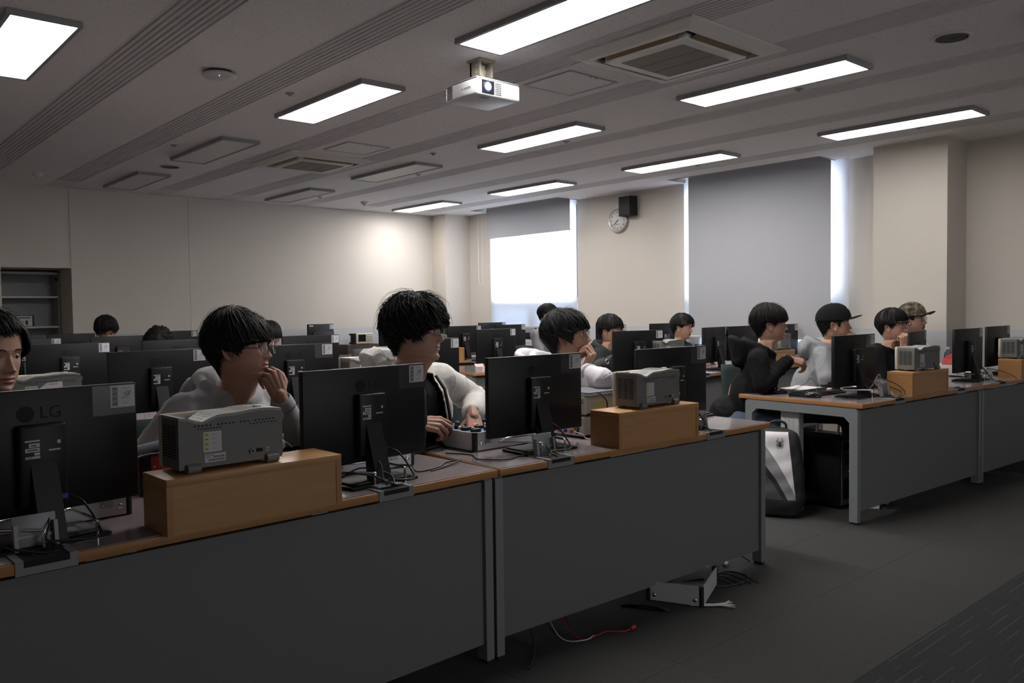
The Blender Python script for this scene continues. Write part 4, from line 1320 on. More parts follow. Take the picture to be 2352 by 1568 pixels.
video_cable(3.135, 2.420, -0.02, 'thick black video cable from the aisle end monitor', (3.22, 2.235))
video_cable(5.055, 2.475, -0.03, 'thick black video cable from the aisle desk monitor', (5.135, 2.225))
video_cable(6.630, 2.370, -0.02, 'thick black video cable near the right edge monitor', (6.67, 2.15))
def power_cable(x, y, rz, label, port):
    R = Matrix.Translation((x, y, TOP)) @ Matrix.Rotation(rz, 4, 'Z')
    P = lambda a, b, c: R @ Vector((a, b, c))
    cable([P(-0.012, -0.042, 0.105), P(-0.01, -0.09, 0.07), P(-0.03, -0.13, 0.03), P(-0.005, -0.165, 0.012), (port[0] - 0.012, port[1] + 0.05, TOP + 0.012), (port[0] - 0.02, port[1] + 0.03, TOP + 0.004)], label, 'cable', 0.0026, 6, 'power_cable', 'power cables of the front monitors')
power_cable(1.475, 2.430, 0.09, 'thin black power cable under the second monitor', (1.470, 2.255))
power_cable(0.480, 2.405, 0.13, 'thin black power cable under the bottom left monitor', (0.45, 2.215))
power_cable(2.285, 2.480, -0.035, 'thin black power cable under the monitor by the open trainer case', (2.24, 2.265))
power_cable(5.055, 2.475, -0.03, 'thin black power cable under the aisle desk monitor', (5.135, 2.225))
zt_ = TOP + 0.006
cable([(1.98, 2.66, zt_), (2.03, 2.56, zt_), (1.99, 2.46, zt_), (2.06, 2.38, zt_), (2.16, 2.40, zt_), (2.26, 2.36, zt_)], 'thin black cable winding across the desk before the open case')
cable([(1.66, 2.62, zt_), (1.70, 2.50, zt_ + .01), (1.68, 2.43, zt_), (1.78, 2.44, zt_), (1.86, 2.50, zt_), (1.90, 2.47, zt_ + .004), (1.80, 2.43, zt_), (1.72, 2.40, zt_)], 'looped black cable right of the second monitor stand')
cable([(1.27, 2.52, zt_ + .06), (1.31, 2.44, zt_ + .03), (1.36, 2.36, zt_ + .05), (1.44, 2.30, zt_ + .03), (1.47, 2.285, zt_)], 'black cable hanging over the wire loop left of the second stand')
cable([(1.26, 2.40, zt_), (1.34, 2.40, zt_ + .02), (1.42, 2.38, zt_ + .055), (1.50, 2.33, zt_ + .03), (1.49, 2.285, zt_)], 'black cable crossing the flat stand base of the second monitor')
cable([(0.35, 2.38, zt_ + .06), (0.36, 2.30, zt_ + .03), (0.40, 2.25, zt_ + .015), (0.46, 2.235, zt_)], 'curved black cable at the bottom left monitor stand')
cable([(0.71, 2.60, 0.80), (0.76, 2.58, 0.86), (0.80, 2.60, 0.872), (0.86, 2.62, 0.87)], 'black cable arching in front of the red box')
cable([(1.125, 2.44, 0.79), (1.15, 2.46, 0.875), (1.19, 2.48, 0.885), (1.22, 2.47, 0.86)], 'short black cable arch between oscilloscope and second monitor')
cable([(2.66, 2.46, 0.93), (2.70, 2.47, 0.915), (2.735, 2.47, 0.88), (2.74, 2.475, 0.82)], 'thin black cable hanging over the upper power supply')
cable([(2.64, 2.42, zt_), (2.60, 2.47, zt_ + 0.01), (2.57, 2.46, zt_ + .03), (2.56, 2.50, zt_ + .04)], 'thin grey lead curling before the lower power supply', 'cable_w', 0.002)
# aisle desk clutter
def mouse(x, y, rz, label, red=False):
    t = thing('computer_mouse', label, 'mouse', (x, y, TOP + 0.0024), rz, 'black computer mice')
    bm = bmesh.new()
    bmesh.ops.create_uvsphere(bm, u_segments=20, v_segments=12, radius=1)
    for v in bm.verts:
        z = max(v.co.z, -0.25)
        v.co = Vector((v.co.x * 0.055, v.co.y * 0.031 * (1 - 0.12 * v.co.x), (z + 0.25) * 0.028 * (1 + 0.12 * v.co.x) + 0.002))
    MB().bm(bm, 0, True).build('shell', M['blackgloss'], t)
    MB().cyl((0.03, -0.004, 0.032), (0.03, 0.004, 0.032), 0.006, n=10).build('scroll_wheel', M['grey_plastic'], t)
    if red:
        MB().box(-0.045, 0.03, -0.0305, -0.028, 0.0005, 0.006).box(-0.05, -0.03, -0.028, -0.01, 0.0005, 0.006).build('red_rim', M['red'], t)
mouse(4.90, 2.90, 2.5, 'larger black mouse with red rim at the desk end', True)
mouse(4.83, 2.63, 2.2, 'smaller black mouse on the desk in front of the notebook')
cable([(4.93, 2.87, TOP + .01), (5.03, 2.80, TOP + .06), (5.08, 2.78, TOP + .10), (5.05, 2.72, TOP + .06), (4.96, 2.68, TOP + .015), (4.88, 2.66, TOP + .012)], 'thin black mouse cable rising in an arch over the notebook', r=0.0018)
t = thing('notebook', 'open white spiral notebook on the aisle desk', 'notebook', (5.26, 2.93, TOP + 0.0024), -0.10)
MB().box(-0.15, 0.0, -0.11, 0.11, 0, 0.010, bev=0.001).build('page_block', M['paper'], t)
MB().prism([(0.0, 0.0), (0.165, 0.0), (0.165, 0.006), (0.08, 0.016), (0.0, 0.010)], -0.11, 0.11, 'y').build('page_block', M['paper'], t)
s = MB()
for k in range(24):
    yy = -0.15 + 0.30 * k / 23
    s.tube([(yy, 0.112 + 0.006 * math.cos(a), 0.007 + 0.006 * math.sin(a)) for a in [i * PI / 4 for i in range(8)]], 0.0012, 4, closed=True)
s.build('spiral', M['dark'], t)
t = thing('adapter', 'small flat black adapter box between the two mice', 'adapter', (4.93, 2.76, TOP + 0.0024), 0.5)
MB().box(-0.05, 0.05, -0.02, 0.02, 0, 0.016, bev=0.003).build('case', M['black2'], t)
MB().box(0.05, 0.07, -0.008, 0.008, 0.003, 0.012).build('plug', M['black'], t)
def keyboard(x, y, rz, label):
    t = thing('keyboard', label, 'keyboard', (x, y, TOP + 0.0024), rz, 'black keyboards')
    MB().prism([(-0.075, 0), (0.075, 0), (0.075, 0.024), (-0.075, 0.010)], -0.22, 0.22, 'x').build('tray', M['black2'], t)
    k_ = MB()
    for i in range(15):
        for j in range(5):
            zz = 0.012 + 0.0186 * (j / 5 * .75)
            k_.box(-0.20 + i * 0.027, -0.178 + i * 0.027, -0.062 + j * 0.027, -0.040 + j * 0.027, zz, zz + 0.006)
    struct(k_.build('keys', M['black'], t), 'stuff')
keyboard(5.02, 2.70, -0.03, 'black keyboard under the aisle desk monitor')
keyboard(2.02, 2.86, 0.3, 'black keyboard left of the open trainer case')
keyboard(3.46, 2.62, 0.1, 'black keyboard behind the aisle end monitor')
t = thing('eraser', 'small pink eraser lying on the aisle desk keyboard', 'eraser', (5.06, 2.64, TOP + 0.03), 0.2)
MB().box(-0.025, 0.025, -0.012, 0.012, 0, 0.014, bev=0.002).build('block', M['pink'], t)
t = thing('cable_bundle', 'white cable bundle beside the third wooden box', 'cable bundle', (5.27, 2.32, TOP + 0.0024), 0)
for k in range(3):
    MB().tube(smooth_path([(0.0, 0.02 * k, 0.0), (0.02, 0.05 + .02 * k, 0.05 + .02 * k), (-0.01, 0.09, 0.09 + .02 * k), (-0.03, 0.13, 0.05), (0.0, 0.16, 0.004)], 5), 0.0025, 5).build('strand', M['cable_w'], t)
cable([(5.20, 2.39, TOP + .12), (5.25, 2.30, TOP + .08), (5.27, 2.25, TOP + .03), (5.18, 2.235, TOP + .006)], 'black cable drooping beside the third wooden box')
cable([(5.20, 2.42, TOP + .09), (5.22, 2.32, TOP + .06), (5.24, 2.26, TOP + .03), (5.155, 2.24, TOP + .006)], 'second black cable drooping beside the third wooden box')
cable([(4.88, 2.42, zt_), (4.96, 2.36, zt_), (5.05, 2.40, zt_), (4.98, 2.46, zt_), (4.90, 2.43, zt_)], 'coiled black cable on the aisle desk before the stand', r=0.002)
t = thing('trainer_case', 'dark trainer board with red glow behind the aisle desk monitor', 'case', (5.36, 2.62, TOP + 0.0024), 0.0)
MB().box(0, 0.30, 0, 0.24, 0, 0.05, bev=0.003).build('shell', M['black2'], t)
MB().box(0.01, 0.29, 0.01, 0.23, 0.05, 0.054).build('circuit_board', M['pcb'], t)
MB().ball((0.03, 0.05, 0.072), 0.008, 10).cyl((0.03, 0.05, 0.05), (0.03, 0.05, 0.07), 0.003, n=6).build('indicator_light', M['led'], t)
t = thing('power_plug', 'small white power adapter by the right edge monitor', 'adapter', (6.86, 2.31, TOP + 0.0024), 0)
MB().box(-0.03, 0.03, -0.018, 0.018, 0.0, 0.075, bev=0.004).build('case', M['white_plastic'], t)
cable([(6.86, 2.29, TOP + .07), (6.82, 2.26, TOP + .03), (6.76, 2.24, TOP + .006), (6.66, 2.26, TOP + .006)], 'thin white cable from the small white adapter', 'cable_w', 0.002)
cable([(6.90, 2.33, TOP + .08), (6.99, 2.26, TOP + .06), (6.95, 2.15, TOP + .02), (6.86, 2.12, TOP + .005)], 'black cable curving by the fourth wooden box')
t = thing('water_bottle', 'clear plastic bottle with white cap near the right edge', 'bottle', (7.40, 2.80, TOP), 0)
MB().lathe([(0.0, 0.0023), (0.032, 0.0023), (0.033, 0.01), (0.033, 0.14), (0.028, 0.165), (0.014, 0.185), (0.013, 0.195)], n=18).build('bottle_body', M['bottle'], t)
MB().cyl((0, 0, 0.195), (0, 0, 0.212), 0.016, n=16).build('cap', M['white_plastic'], t)
MB().lathe([(0.0336, 0.05), (0.0336, 0.10)], n=18).build('bottle_label', M['pink'], t)
# papers and boxes further back
t = thing('open_box', 'small pale pink open box on the third row desk end', 'box', (4.93, 5.97, TOP + 0.0024), 0.05)
m = MB().box(-0.09, 0.11, -0.05, -0.047, 0, 0.045).box(-0.09, 0.11, 0.047, 0.05, 0, 0.045).box(-0.09, -0.087, -0.047, 0.047, 0, 0.045).box(0.107, 0.11, -0.047, 0.047, 0, 0.045).box(-0.087, 0.107, -0.047, 0.047, 0, 0.003)
m.build('tray', M['pink'], t)
MB().add([(-0.087, 0.05, 0.045), (0.02, 0.05, 0.045), (0.02, 0.07, 0.075), (-0.08, 0.075, 0.07)], [(0, 1, 2, 3), (3, 2, 1, 0)]).build('flap', M['pink'], t)
t = thing('paper_sheet', 'pale pink papers lying on the second row desk by the aisle', 'paper', (3.43, 4.36, TOP + 0.0024), 0.1)
MB().box(-0.12, 0.09, -0.10, 0.10, 0, 0.004).build('sheets', M['pink'], t)
t = thing('white_box', 'narrow white carton standing behind the black hoodie person', 'box', (7.07, 4.52, TOP + 0.0024), 0)
MB().box(-0.05, 0.05, -0.03, 0.03, 0, 0.10, bev=0.001).build('carton', M['paper'], t)
MB().box(-0.045, 0.045, -0.0305, -0.03, 0.03, 0.035).build('carton_print', M['ink2'], t)
t = thing('red_box', 'small red box showing beside the white hood', 'box', (6.15, 6.55, TOP + 0.0024), 0)
MB().box(-0.09, 0.06, -0.05, 0.05, 0, 0.075, bev=0.001).build('carton', M['red'], t)
MB().box(-0.08, 0.05, -0.0505, -0.05, 0.055, 0.06).build('carton_print', M['paper'], t)
t = thing('book', 'grey covered book and papers on the power supply below the white sleeve', 'book', (2.80, 2.62, TOP + 0.1875), 0.06)
MB().box(-0.14, 0.16, -0.10, 0.11, 0.0, 0.004).build('back_cover', M['chairgrey'], t)
MB().box(-0.138, 0.155, -0.098, 0.108, 0.004, 0.014).build('page_block', M['paper'], t)
MB().box(-0.14, 0.16, -0.10, 0.11, 0.014, 0.018).build('front_cover', M['chairgrey'], t)
t = thing('paper_stack', 'white paper stack on the aisle end of the front desk', 'paper', (3.50, 2.74, TOP + 0.0024), 0.1)
MB().box(-0.11, 0.10, -0.06, 0.14, 0, 0.012).build('sheets', M['paper'], t)
t = thing('papers', 'loose white sheets lying over the aisle end desk pad', 'paper', (3.42, 2.94, TOP + 0.0024), -0.1)
MB().box(-0.10, 0.15, -0.05, 0.08, 0, 0.003).build('sheets', M['paper'], t)

# ================================================================== UNDER THE DESKS
t = thing('computer_tower', 'black computer tower standing under the aisle desk', 'computer', (4.98, 2.52, 0), -0.05)
MB().box(-0.01, 0.17, 0.0, 0.42, 0.02, 0.45, bev=0.004).build('case', M['black2'], t)
b = MB().box(0.0, 0.16, -0.004, 0.0, 0.03, 0.44)
b.build('rear_panel', M['scope'], t)
g = MB()
for i in range(6):
    for j in range(6):
        g.box(0.035 + 0.014 * i, 0.044 + 0.014 * i, -0.0052, -0.004, 0.28 + 0.014 * j, 0.289 + 0.014 * j)
g.box(0.02, 0.14, -0.0052, -0.004, 0.375, 0.425).box(0.02, 0.10, -0.0052, -0.004, 0.06, 0.20)
g.build('rear_ports', M['dark'], t)
for a in (0.01, 0.13):
    for c_ in (0.03, 0.37):
        MB().box(a, a + 0.025, c_, c_ + 0.025, 0.0, 0.02).build('foot', M['rubber'], t)
cable([(5.06, 2.51, 0.19), (5.12, 2.44, 0.17), (5.17, 2.40, 0.10), (5.20, 2.36, 0.08), (5.26, 2.36, 0.02), (5.4, 2.40, 0.006)], 'yellow network cable drooping behind the aisle desk leg', 'cable_y', 0.004)
cable([(5.05, 2.51, 0.24), (5.12, 2.43, 0.23), (5.18, 2.38, 0.16), (5.22, 2.36, 0.12), (5.3, 2.38, 0.05), (5.45, 2.42, 0.006)], 'white network cable drooping behind the aisle desk leg', 'cable_w', 0.004)
cable([(5.25, 2.46, 0.30), (5.20, 2.42, 0.24), (5.24, 2.36, 0.22), (5.30, 2.38, 0.18), (5.26, 2.42, 0.12), (5.4, 2.44, 0.006)], 'red cable tangle behind the aisle desk leg', 'cable_r', 0.0035)
cable([(4.80, 2.335, 0.30), (4.775, 2.33, 0.20), (4.77, 2.335, 0.10), (4.765, 2.33, 0.02)], 'grey cable with plug hanging beside the aisle desk leg', 'cable_w', 0.003)
t = thing('power_strip', 'white round socket among the cables under the aisle desk', 'socket', (5.28, 2.44, 0.0), 0.4)
MB().box(-0.14, 0.14, -0.03, 0.03, 0, 0.04, bev=0.004).build('case', M['white_plastic'], t)
for k in range(3):
    MB().cyl((-0.09 + .09 * k, 0, 0.04), (-0.09 + .09 * k, 0, 0.043), 0.02, n=14).build('socket_face', M['lamp_frame'], t)
rr = random.Random(11)
for k, lab in enumerate(('black cable tangle under the aisle end of the front desk, thickest loop', 'black cable looping onto the carpet near the front desk end leg', 'black cable rising behind the modesty panel near the end leg', 'short black cable curl beside the floor case')):
    pts = [(3.18 + .06 * k, 2.42, 0.34)]
    for j in range(6):
        pts.append((3.18 + 0.06 * k + rr.uniform(-.10, .16), 2.40 + rr.uniform(-.03, .08) - 0.035 * max(0, j - 2), max(0.006, 0.24 - 0.06 * j + rr.uniform(-.03, .05))))
    pts.append((3.24 + 0.05 * k, 2.26, 0.02))
    pts.append((3.26 + 0.04 * k, 2.17 - .02 * k, 0.005))
    cable(pts, lab, 'cable', 0.0035, 6)
cable([(3.16, 2.24, 0.005), (3.24, 2.18, 0.006), (3.36, 2.16, 0.006), (3.44, 2.22, 0.006), (3.38, 2.30, 0.006), (3.24, 2.28, 0.01), (3.12, 2.22, 0.006)], 'dark blue network cable coiled on the carpet by the end leg', 'cable_b', 0.0035)
t = thing('cable_plug', 'dark monitor plug lying near the end leg of the front desk', 'plug', (3.50, 2.37, 0), 0.4)
MB().box(-0.03, 0.02, -0.012, 0.012, 0.0005, 0.016, bev=0.002).build('plug_body', M['scope'], t)
MB().tube(smooth_path([(0.02, 0, .008), (0.06, -.01, .03), (0.10, -.05, .03), (0.10, -.10, .005)], 5), 0.003, 6).build('lead', M['cable'], t)
cable([(2.12, 2.42, 0.22), (2.14, 2.36, 0.10), (2.12, 2.30, 0.012), (2.02, 2.20, 0.006), (1.96, 2.16, 0.006)], 'black cable curving onto the carpet beside the paired legs', 'cable', 0.004)
cable([(2.26, 2.44, 0.20), (2.27, 2.38, 0.10), (2.25, 2.34, 0.02), (2.31, 2.30, 0.012), (2.33, 2.36, 0.10), (2.34, 2.42, 0.20)], 'black cable loop hanging below the modesty panel', 'cable', 0.004)
cable([(2.30, 2.44, 0.20), (2.30, 2.34, 0.06), (2.29, 2.22, 0.006), (2.36, 2.20, 0.006), (2.42, 2.20, 0.006), (2.47, 2.155, 0.006), (2.52, 2.15, 0.008)], 'thin red lead on the carpet under the front desk', 'cable_r', 0.003)
cable([(2.27, 2.46, 0.18), (2.26, 2.36, 0.05), (2.24, 2.26, 0.006), (2.30, 2.20, 0.006), (2.36, 2.21, 0.006)], 'thin grey lead beside the red lead on the carpet', 'cable_w', 0.0025)
t = thing('alligator_clip', 'small red clip at the end of the red lead', 'clip', (2.525, 2.148, 0.0), 0.1)
MB().ball((0, 0, 0.010), 0.012, 10, sc=(1.6, .8, .8)).build('boot', M['red'], t)
t = thing('bagged_pen', 'black pen in a crinkled clear wrapper on the carpet', 'pen', (2.74, 2.27, 0.0), -1.1)
MB().cyl((-0.07, 0, 0.008), (0.06, 0, 0.008), 0.007, n=10).cyl((0.06, 0, 0.008), (0.085, 0, 0.008), 0.007, 0.002, 10).build('barrel', M['black2'], t)
MB().add([(-0.10, -0.02, 0.004), (0.11, -0.016, 0.004), (0.115, 0.018, 0.004), (-0.095, 0.02, 0.004), (-0.02, 0.0, 0.018), (0.05, 0.0, 0.017)], [(0, 1, 5, 4), (1, 2, 5), (2, 3, 4, 5), (3, 0, 4)]).build('wrapper', M['bottle'], t)
t = thing('frayed_strip', 'frayed pale strip of torn tape on the carpet by the floor case', 'scrap', (2.96, 2.10, 0.0), -0.9)
m = MB()
for k in range(9):
    a = rr.uniform(-.5, .5)
    m.tube(smooth_path([(-0.07, 0.002 * k - .008, .004), (0.0, 0.003 * k - .012, .006), (0.05 + .01 * rr.random(), 0.03 * a, .010), (0.09 + .03 * rr.random(), 0.05 * a + rr.uniform(-.02, .02), .008 + .012 * rr.random())], 4), 0.0022, 4)
m.build('fibres', M['paper'], t)

# ================================================================== BACKPACK (white front, grey band, black body)
t = thing('backpack', 'white, grey and black backpack leaning under the aisle desk, spider emblem', 'backpack', (4.60, 2.74, 0.0), 0.0)
def blob_shell(fun, nu, nv):
    vs, fs = [], []
    for i in range(nu + 1):
        for j in range(nv):
            vs.append(fun(i / nu, 2 * PI * j / nv))
    for i in range(nu):
        for j in range(nv):
            fs.append((i * nv + j, i * nv + (j + 1) % nv, (i + 1) * nv + (j + 1) % nv, (i + 1) * nv + j))
    fs.append(tuple(range(nv - 1, -1, -1)))
    fs.append(tuple(range(nu * nv, (nu + 1) * nv)))
    return vs, fs
BR = Matrix.Rotation(math.radians(-62), 4, 'Z')
def pack(u, a):
    # u 0 bottom .. 1 top ; long axis z, leaning ; front of the pack = local -y
    z = 0.012 + 0.52 * u
    tpr = (1 - 0.35 * u ** 3) * (1 if u < 0.93 else 1 - 0.6 * ((u - .93) / .07) ** 2) * min(1, 0.82 + u)
    e = 2 / 3.2
    cx_, sx_ = math.cos(a), math.sin(a)
    x = 0.165 * tpr * abs(cx_) ** e * (1 if cx_ > 0 else -1)
    y = (0.125 - 0.03 * u) * tpr * abs(sx_) ** e * (1 if sx_ > 0 else -1)
    w = 0.004 * math.sin(17 * u + 3 * a) + 0.003 * math.sin(31 * u - 5 * a)
    return (x * (1 + w * 4), y + w + 0.07 * u, z)
vs, fs = blob_shell(pack, 30, 44)
pm = bpy.data.materials.new('backpack_fabric')
pm.use_nodes = True
nt, pb = nodes_of(pm)
pb.inputs['Roughness'].default_value = 0.75
tc = nt.nodes.new('ShaderNodeTexCoord')
sx_ = nt.nodes.new('ShaderNodeSeparateXYZ')
nt.links.new(tc.outputs['Object'], sx_.inputs[0])
def mth(op, a_, b_):
    n_ = nt.nodes.new('ShaderNodeMath')
    n_.operation = op
    for k_, v_ in ((0, a_), (1, b_)):
        if isinstance(v_, (int, float)):
            n_.inputs[k_].default_value = v_
        else:
            nt.links.new(v_, n_.inputs[k_])
    return n_.outputs[0]
X_, Y_, Z_ = sx_.outputs
val = mth('ADD', Z_, mth('ADD', mth('MULTIPLY', X_, 1.5), mth('MULTIPLY', mth('MULTIPLY', X_, X_), 3.0)))
front = mth('LESS_THAN', mth('SUBTRACT', Y_, mth('MULTIPLY', Z_, 0.13)), -0.02)
front = mth('MULTIPLY', front, mth('GREATER_THAN', Z_, 0.115))
front = mth('MULTIPLY', front, mth('LESS_THAN', mth('ADD', X_, mth('MULTIPLY', Z_, 0.12)), 0.125))
front = mth('MULTIPLY', front, mth('LESS_THAN', Z_, 0.515))
def mixc(f, c0, c1):
    n_ = nt.nodes.new('ShaderNodeMix')
    n_.data_type = 'RGBA'
    nt.links.new(f, n_.inputs[0])
    for k_, v_ in ((6, c0), (7, c1)):
        if isinstance(v_, tuple):
            n_.inputs[k_].default_value = (*v_, 1)
        else:
            nt.links.new(v_, n_.inputs[k_])
    return n_.outputs[2]
col_ = mixc(mth('GREATER_THAN', val, 0.175), (0.045, 0.045, 0.05), (0.008, 0.008, 0.009))
col_ = mixc(mth('GREATER_THAN', val, 0.225), col_, (0.20, 0.20, 0.21))
col_ = mixc(mth('GREATER_THAN', val, 0.335), col_, (0.62, 0.61, 0.62))
nt.links.new(mixc(front, (0.009, 0.009, 0.010), col_), pb.inputs['Base Color'])
m = MB()
m.add(vs, fs, 0, True)
pk = m.build('pack_body', pm, t)
pk.rotation_euler = (0, 0, math.radians(-62))
hp = [BR @ Vector(p) for p in smooth_path([(-0.05, 0.07, 0.52), (-0.045, 0.065, 0.56), (0, 0.06, 0.578), (0.045, 0.065, 0.56), (0.05, 0.07, 0.52)], 5)]
MB().tube(hp, 0.007, 6, flat=1.6).build('carry_loop', M['cloth_k'], t)
for sx in (-1, 1):
    sp = [BR @ Vector(p) for p in smooth_path([(sx * .08, 0.15, 0.50), (sx * .10, 0.21, 0.40), (sx * .12, 0.22, 0.22), (sx * .14, 0.13, 0.06)], 6)]
    MB().tube(sp, 0.012, 6, flat=2.2).build('shoulder_strap', M['cloth_k'], t)
em = MB()
ey = lambda z: 0.07 * (z - .012) / .52 - (0.125 - 0.03 * (z / .52)) * (1 - .35 * (z / .53) ** 3) - 0.006
cx0, cz0 = 0.015, 0.445
def EP(dx, dz):
    return (cx0 + dx, ey(cz0 + dz), cz0 + dz)
em.ball(EP(0, -0.008), 0.0095, 10, sc=(.8, .3, 1.2)).ball(EP(0, 0.008), 0.0065, 10, sc=(.9, .35, .9))
for sx in (-1, 1):
    for p in ([(0.004, .010), (0.014, .016), (0.012, .034)], [(0.005, .007), (0.018, .010), (0.019, .022)], [(0.005, .003), (0.018, -.002), (0.019, -.016)], [(0.004, .0), (0.014, -.010), (0.012, -.028)]):
        em.tube([EP(sx * a, b) for a, b in p], 0.0016, 5)
em.xf(BR).build('spider_emblem', M['ink'], t)
# ================================================================== PEOPLE
M['skin'] = mat('skin', (0.40, 0.225, 0.16), 0.5, spec=0.35, noise_amt=0.07, noise_scale=40)
M['lip'] = mat('lip_skin', (0.27, 0.10, 0.085), 0.45)
M['eye'] = mat('eye_white', (0.55, 0.52, 0.50), 0.25)
M['iris'] = mat('dark_iris', (0.012, 0.008, 0.006), 0.2)
def hair_mat():
    m = mat('black_hair', (0.0065, 0.006, 0.0058), 0.5, spec=0.22)
    return m
M['hair'] = hair_mat()
def fabric(name, col, rough=0.9, bump=0.25, sc=700):
    return mat(name, col, rough, spec=0.15, noise_amt=0.06, noise_scale=30, bump=bump, bump_scale=sc)
M['f_grey'] = fabric('grey_hoodie_fleece', (0.42, 0.425, 0.44))
M['f_grey2'] = fabric('light_grey_hoodie_fleece', (0.25, 0.255, 0.268))
M['f_black'] = fabric('black_hoodie_fleece', (0.0085, 0.0085, 0.0088))
M['f_tee'] = fabric('black_tee', (0.010, 0.010, 0.011), bump=0.1)
M['f_dark'] = fabric('dark_grey_hoodie_fleece', (0.038, 0.039, 0.042))
M['f_jacket'] = fabric('black_jacket_twill', (0.009, 0.009, 0.011), bump=0.1)
M['f_white'] = mat('white_windbreaker', (0.62, 0.60, 0.64), 0.65, spec=0.3)
M['f_shirt'] = fabric('grey_shirt', (0.23, 0.23, 0.24))
M['f_inner'] = mat('white_tee', (0.55, 0.54, 0.52), 0.8)
M['f_jeans'] = fabric('blue_jeans', (0.10, 0.13, 0.19), sc=900)
M['f_dkpants'] = fabric('dark_trousers', (0.015, 0.015, 0.018))
M['f_trim'] = mat('black_zip_trim', (0.012, 0.012, 0.012), 0.5)
M['cap_black'] = fabric('black_cap_cotton', (0.0085, 0.0085, 0.0095), bump=0.1)
M['gl_dark'] = mat('dark_metal_rim', (0.02, 0.016, 0.016), 0.3, 0.6)
M['gl_red'] = mat('dark_red_metal_rim', (0.07, 0.02, 0.022), 0.3, 0.6)
M['shoe'] = mat('shoe_dark', (0.02, 0.02, 0.022), 0.6)

def quilt_mat():
    m = bpy.data.materials.new('quilted_white_jersey')
    m.use_nodes = True
    nt, b = nodes_of(m)
    b.inputs['Base Color'].default_value = (0.56, 0.545, 0.52, 1)
    b.inputs['Roughness'].default_value = 0.85
    b.inputs['Specular IOR Level'].default_value = 0.15
    tc = nt.nodes.new('ShaderNodeTexCoord')
    hs = []
    for rot in ((0.5, 0.3, 0.0), (0.2, 1.1, 1.5)):
        mp = nt.nodes.new('ShaderNodeMapping')
        mp.inputs['Rotation'].default_value = rot
        wv = nt.nodes.new('ShaderNodeTexWave')
        wv.bands_direction = 'Z'
        wv.inputs['Scale'].default_value = 34
        wv.inputs['Distortion'].default_value = 0.4
        nt.links.new(tc.outputs['Object'], mp.inputs[0])
        nt.links.new(mp.outputs[0], wv.inputs['Vector'])
        hs.append(wv.outputs[1])
    mu = nt.nodes.new('ShaderNodeMath')
    mu.operation = 'MULTIPLY'
    nt.links.new(hs[0], mu.inputs[0])
    nt.links.new(hs[1], mu.inputs[1])
    bp = nt.nodes.new('ShaderNodeBump')
    bp.inputs['Strength'].default_value = 0.35
    bp.inputs['Distance'].default_value = 0.003
    nt.links.new(mu.outputs[0], bp.inputs['Height'])
    nt.links.new(bp.outputs[0], b.inputs['Normal'])
    return m
M['f_quilt'] = quilt_mat()

def camo_mat():
    m = bpy.data.materials.new('camouflage_cotton')
    m.use_nodes = True
    nt, b = nodes_of(m)
    b.inputs['Roughness'].default_value = 0.9
    tc = nt.nodes.new('ShaderNodeTexCoord')
    n = nt.nodes.new('ShaderNodeTexNoise')
    n.inputs['Scale'].default_value = 28
    n.inputs['Detail'].default_value = 1
    cr = nt.nodes.new('ShaderNodeValToRGB')
    cr.color_ramp.interpolation = 'CONSTANT'
    cs = [(0.0, (0.02, 0.018, 0.013)), (0.42, (0.10, 0.065, 0.04)), (0.50, (0.055, 0.055, 0.03)), (0.57, (0.17, 0.13, 0.09))]
    e = cr.color_ramp.elements
    e[0].position, e[0].color = cs[0][0], (*cs[0][1], 1)
    e[1].position, e[1].color = cs[1][0], (*cs[1][1], 1)
    for p, c in cs[2:]:
        q = e.new(p)
        q.color = (*c, 1)
    nt.links.new(tc.outputs['Object'], n.inputs['Vector'])
    nt.links.new(n.outputs[0], cr.inputs[0])
    nt.links.new(cr.outputs[0], b.inputs['Base Color'])
    return m
M['cap_camo'] = camo_mat()

def remesh(m, voxel, smooth=6, name='blob'):
    me = m.mesh(name, M['skin'])
    o = bpy.data.objects.new('tmp', me)
    COL.objects.link(o)
    r = o.modifiers.new('r', 'REMESH')
    r.mode = 'VOXEL'
    r.voxel_size = voxel
    if smooth:
        s = o.modifiers.new('s', 'SMOOTH')
        s.factor = 0.5
        s.iterations = smooth
    dg = bpy.context.evaluated_depsgraph_get()
    out = bpy.data.meshes.new_from_object(o.evaluated_get(dg))
    bpy.data.objects.remove(o)
    bpy.data.meshes.remove(me)
    n = len(out.vertices)
    co = np.empty(n * 3, np.float32)
    out.vertices.foreach_get('co', co)
    fs = [tuple(p.vertices) for p in out.polygons]
    nr = np.empty(n * 3, np.float32)
    out.vertices.foreach_get('normal', nr)
    bpy.data.meshes.remove(out)
    return co.reshape(-1, 3).astype(float), fs, nr.reshape(-1, 3).astype(float)

def cap(m, p0, p1, r0, r1, n=14):
    m.ball(p0, r0, n)
    m.ball(p1, r1, n)
    m.cyl(p0, p1, r0, r1, n)

def ell(m, c, ax, ay, az, n=18):
    """ellipsoid at c with half-axis vectors"""
    s0 = len(m.v)
    m.ball((0, 0, 0), 1, n)
    ax, ay, az, c = Vector(ax), Vector(ay), Vector(az), Vector(c)
    for i in range(s0, len(m.v)):
        p = m.v[i]
        m.v[i] = tuple(c + ax * p[0] + ay * p[1] + az * p[2])

def folds(co, nr, amp, freq, seed):
    off = Vector((seed * 3.1, seed * 7.7, seed * 1.3))
    out = co.copy()
    for i in range(len(co)):
        p = Vector(co[i])
        w = noise.noise(p * 5 + off)
        v = noise.noise(Vector((p.x * freq + w * 1.5, p.y * freq + w, p.z * freq * 0.45 - w)) + off)
        r = (1 - abs(v) * 2)
        out[i] += nr[i] * amp * (r * r * (1 if r > 0 else -1) - 0.25)
    return out

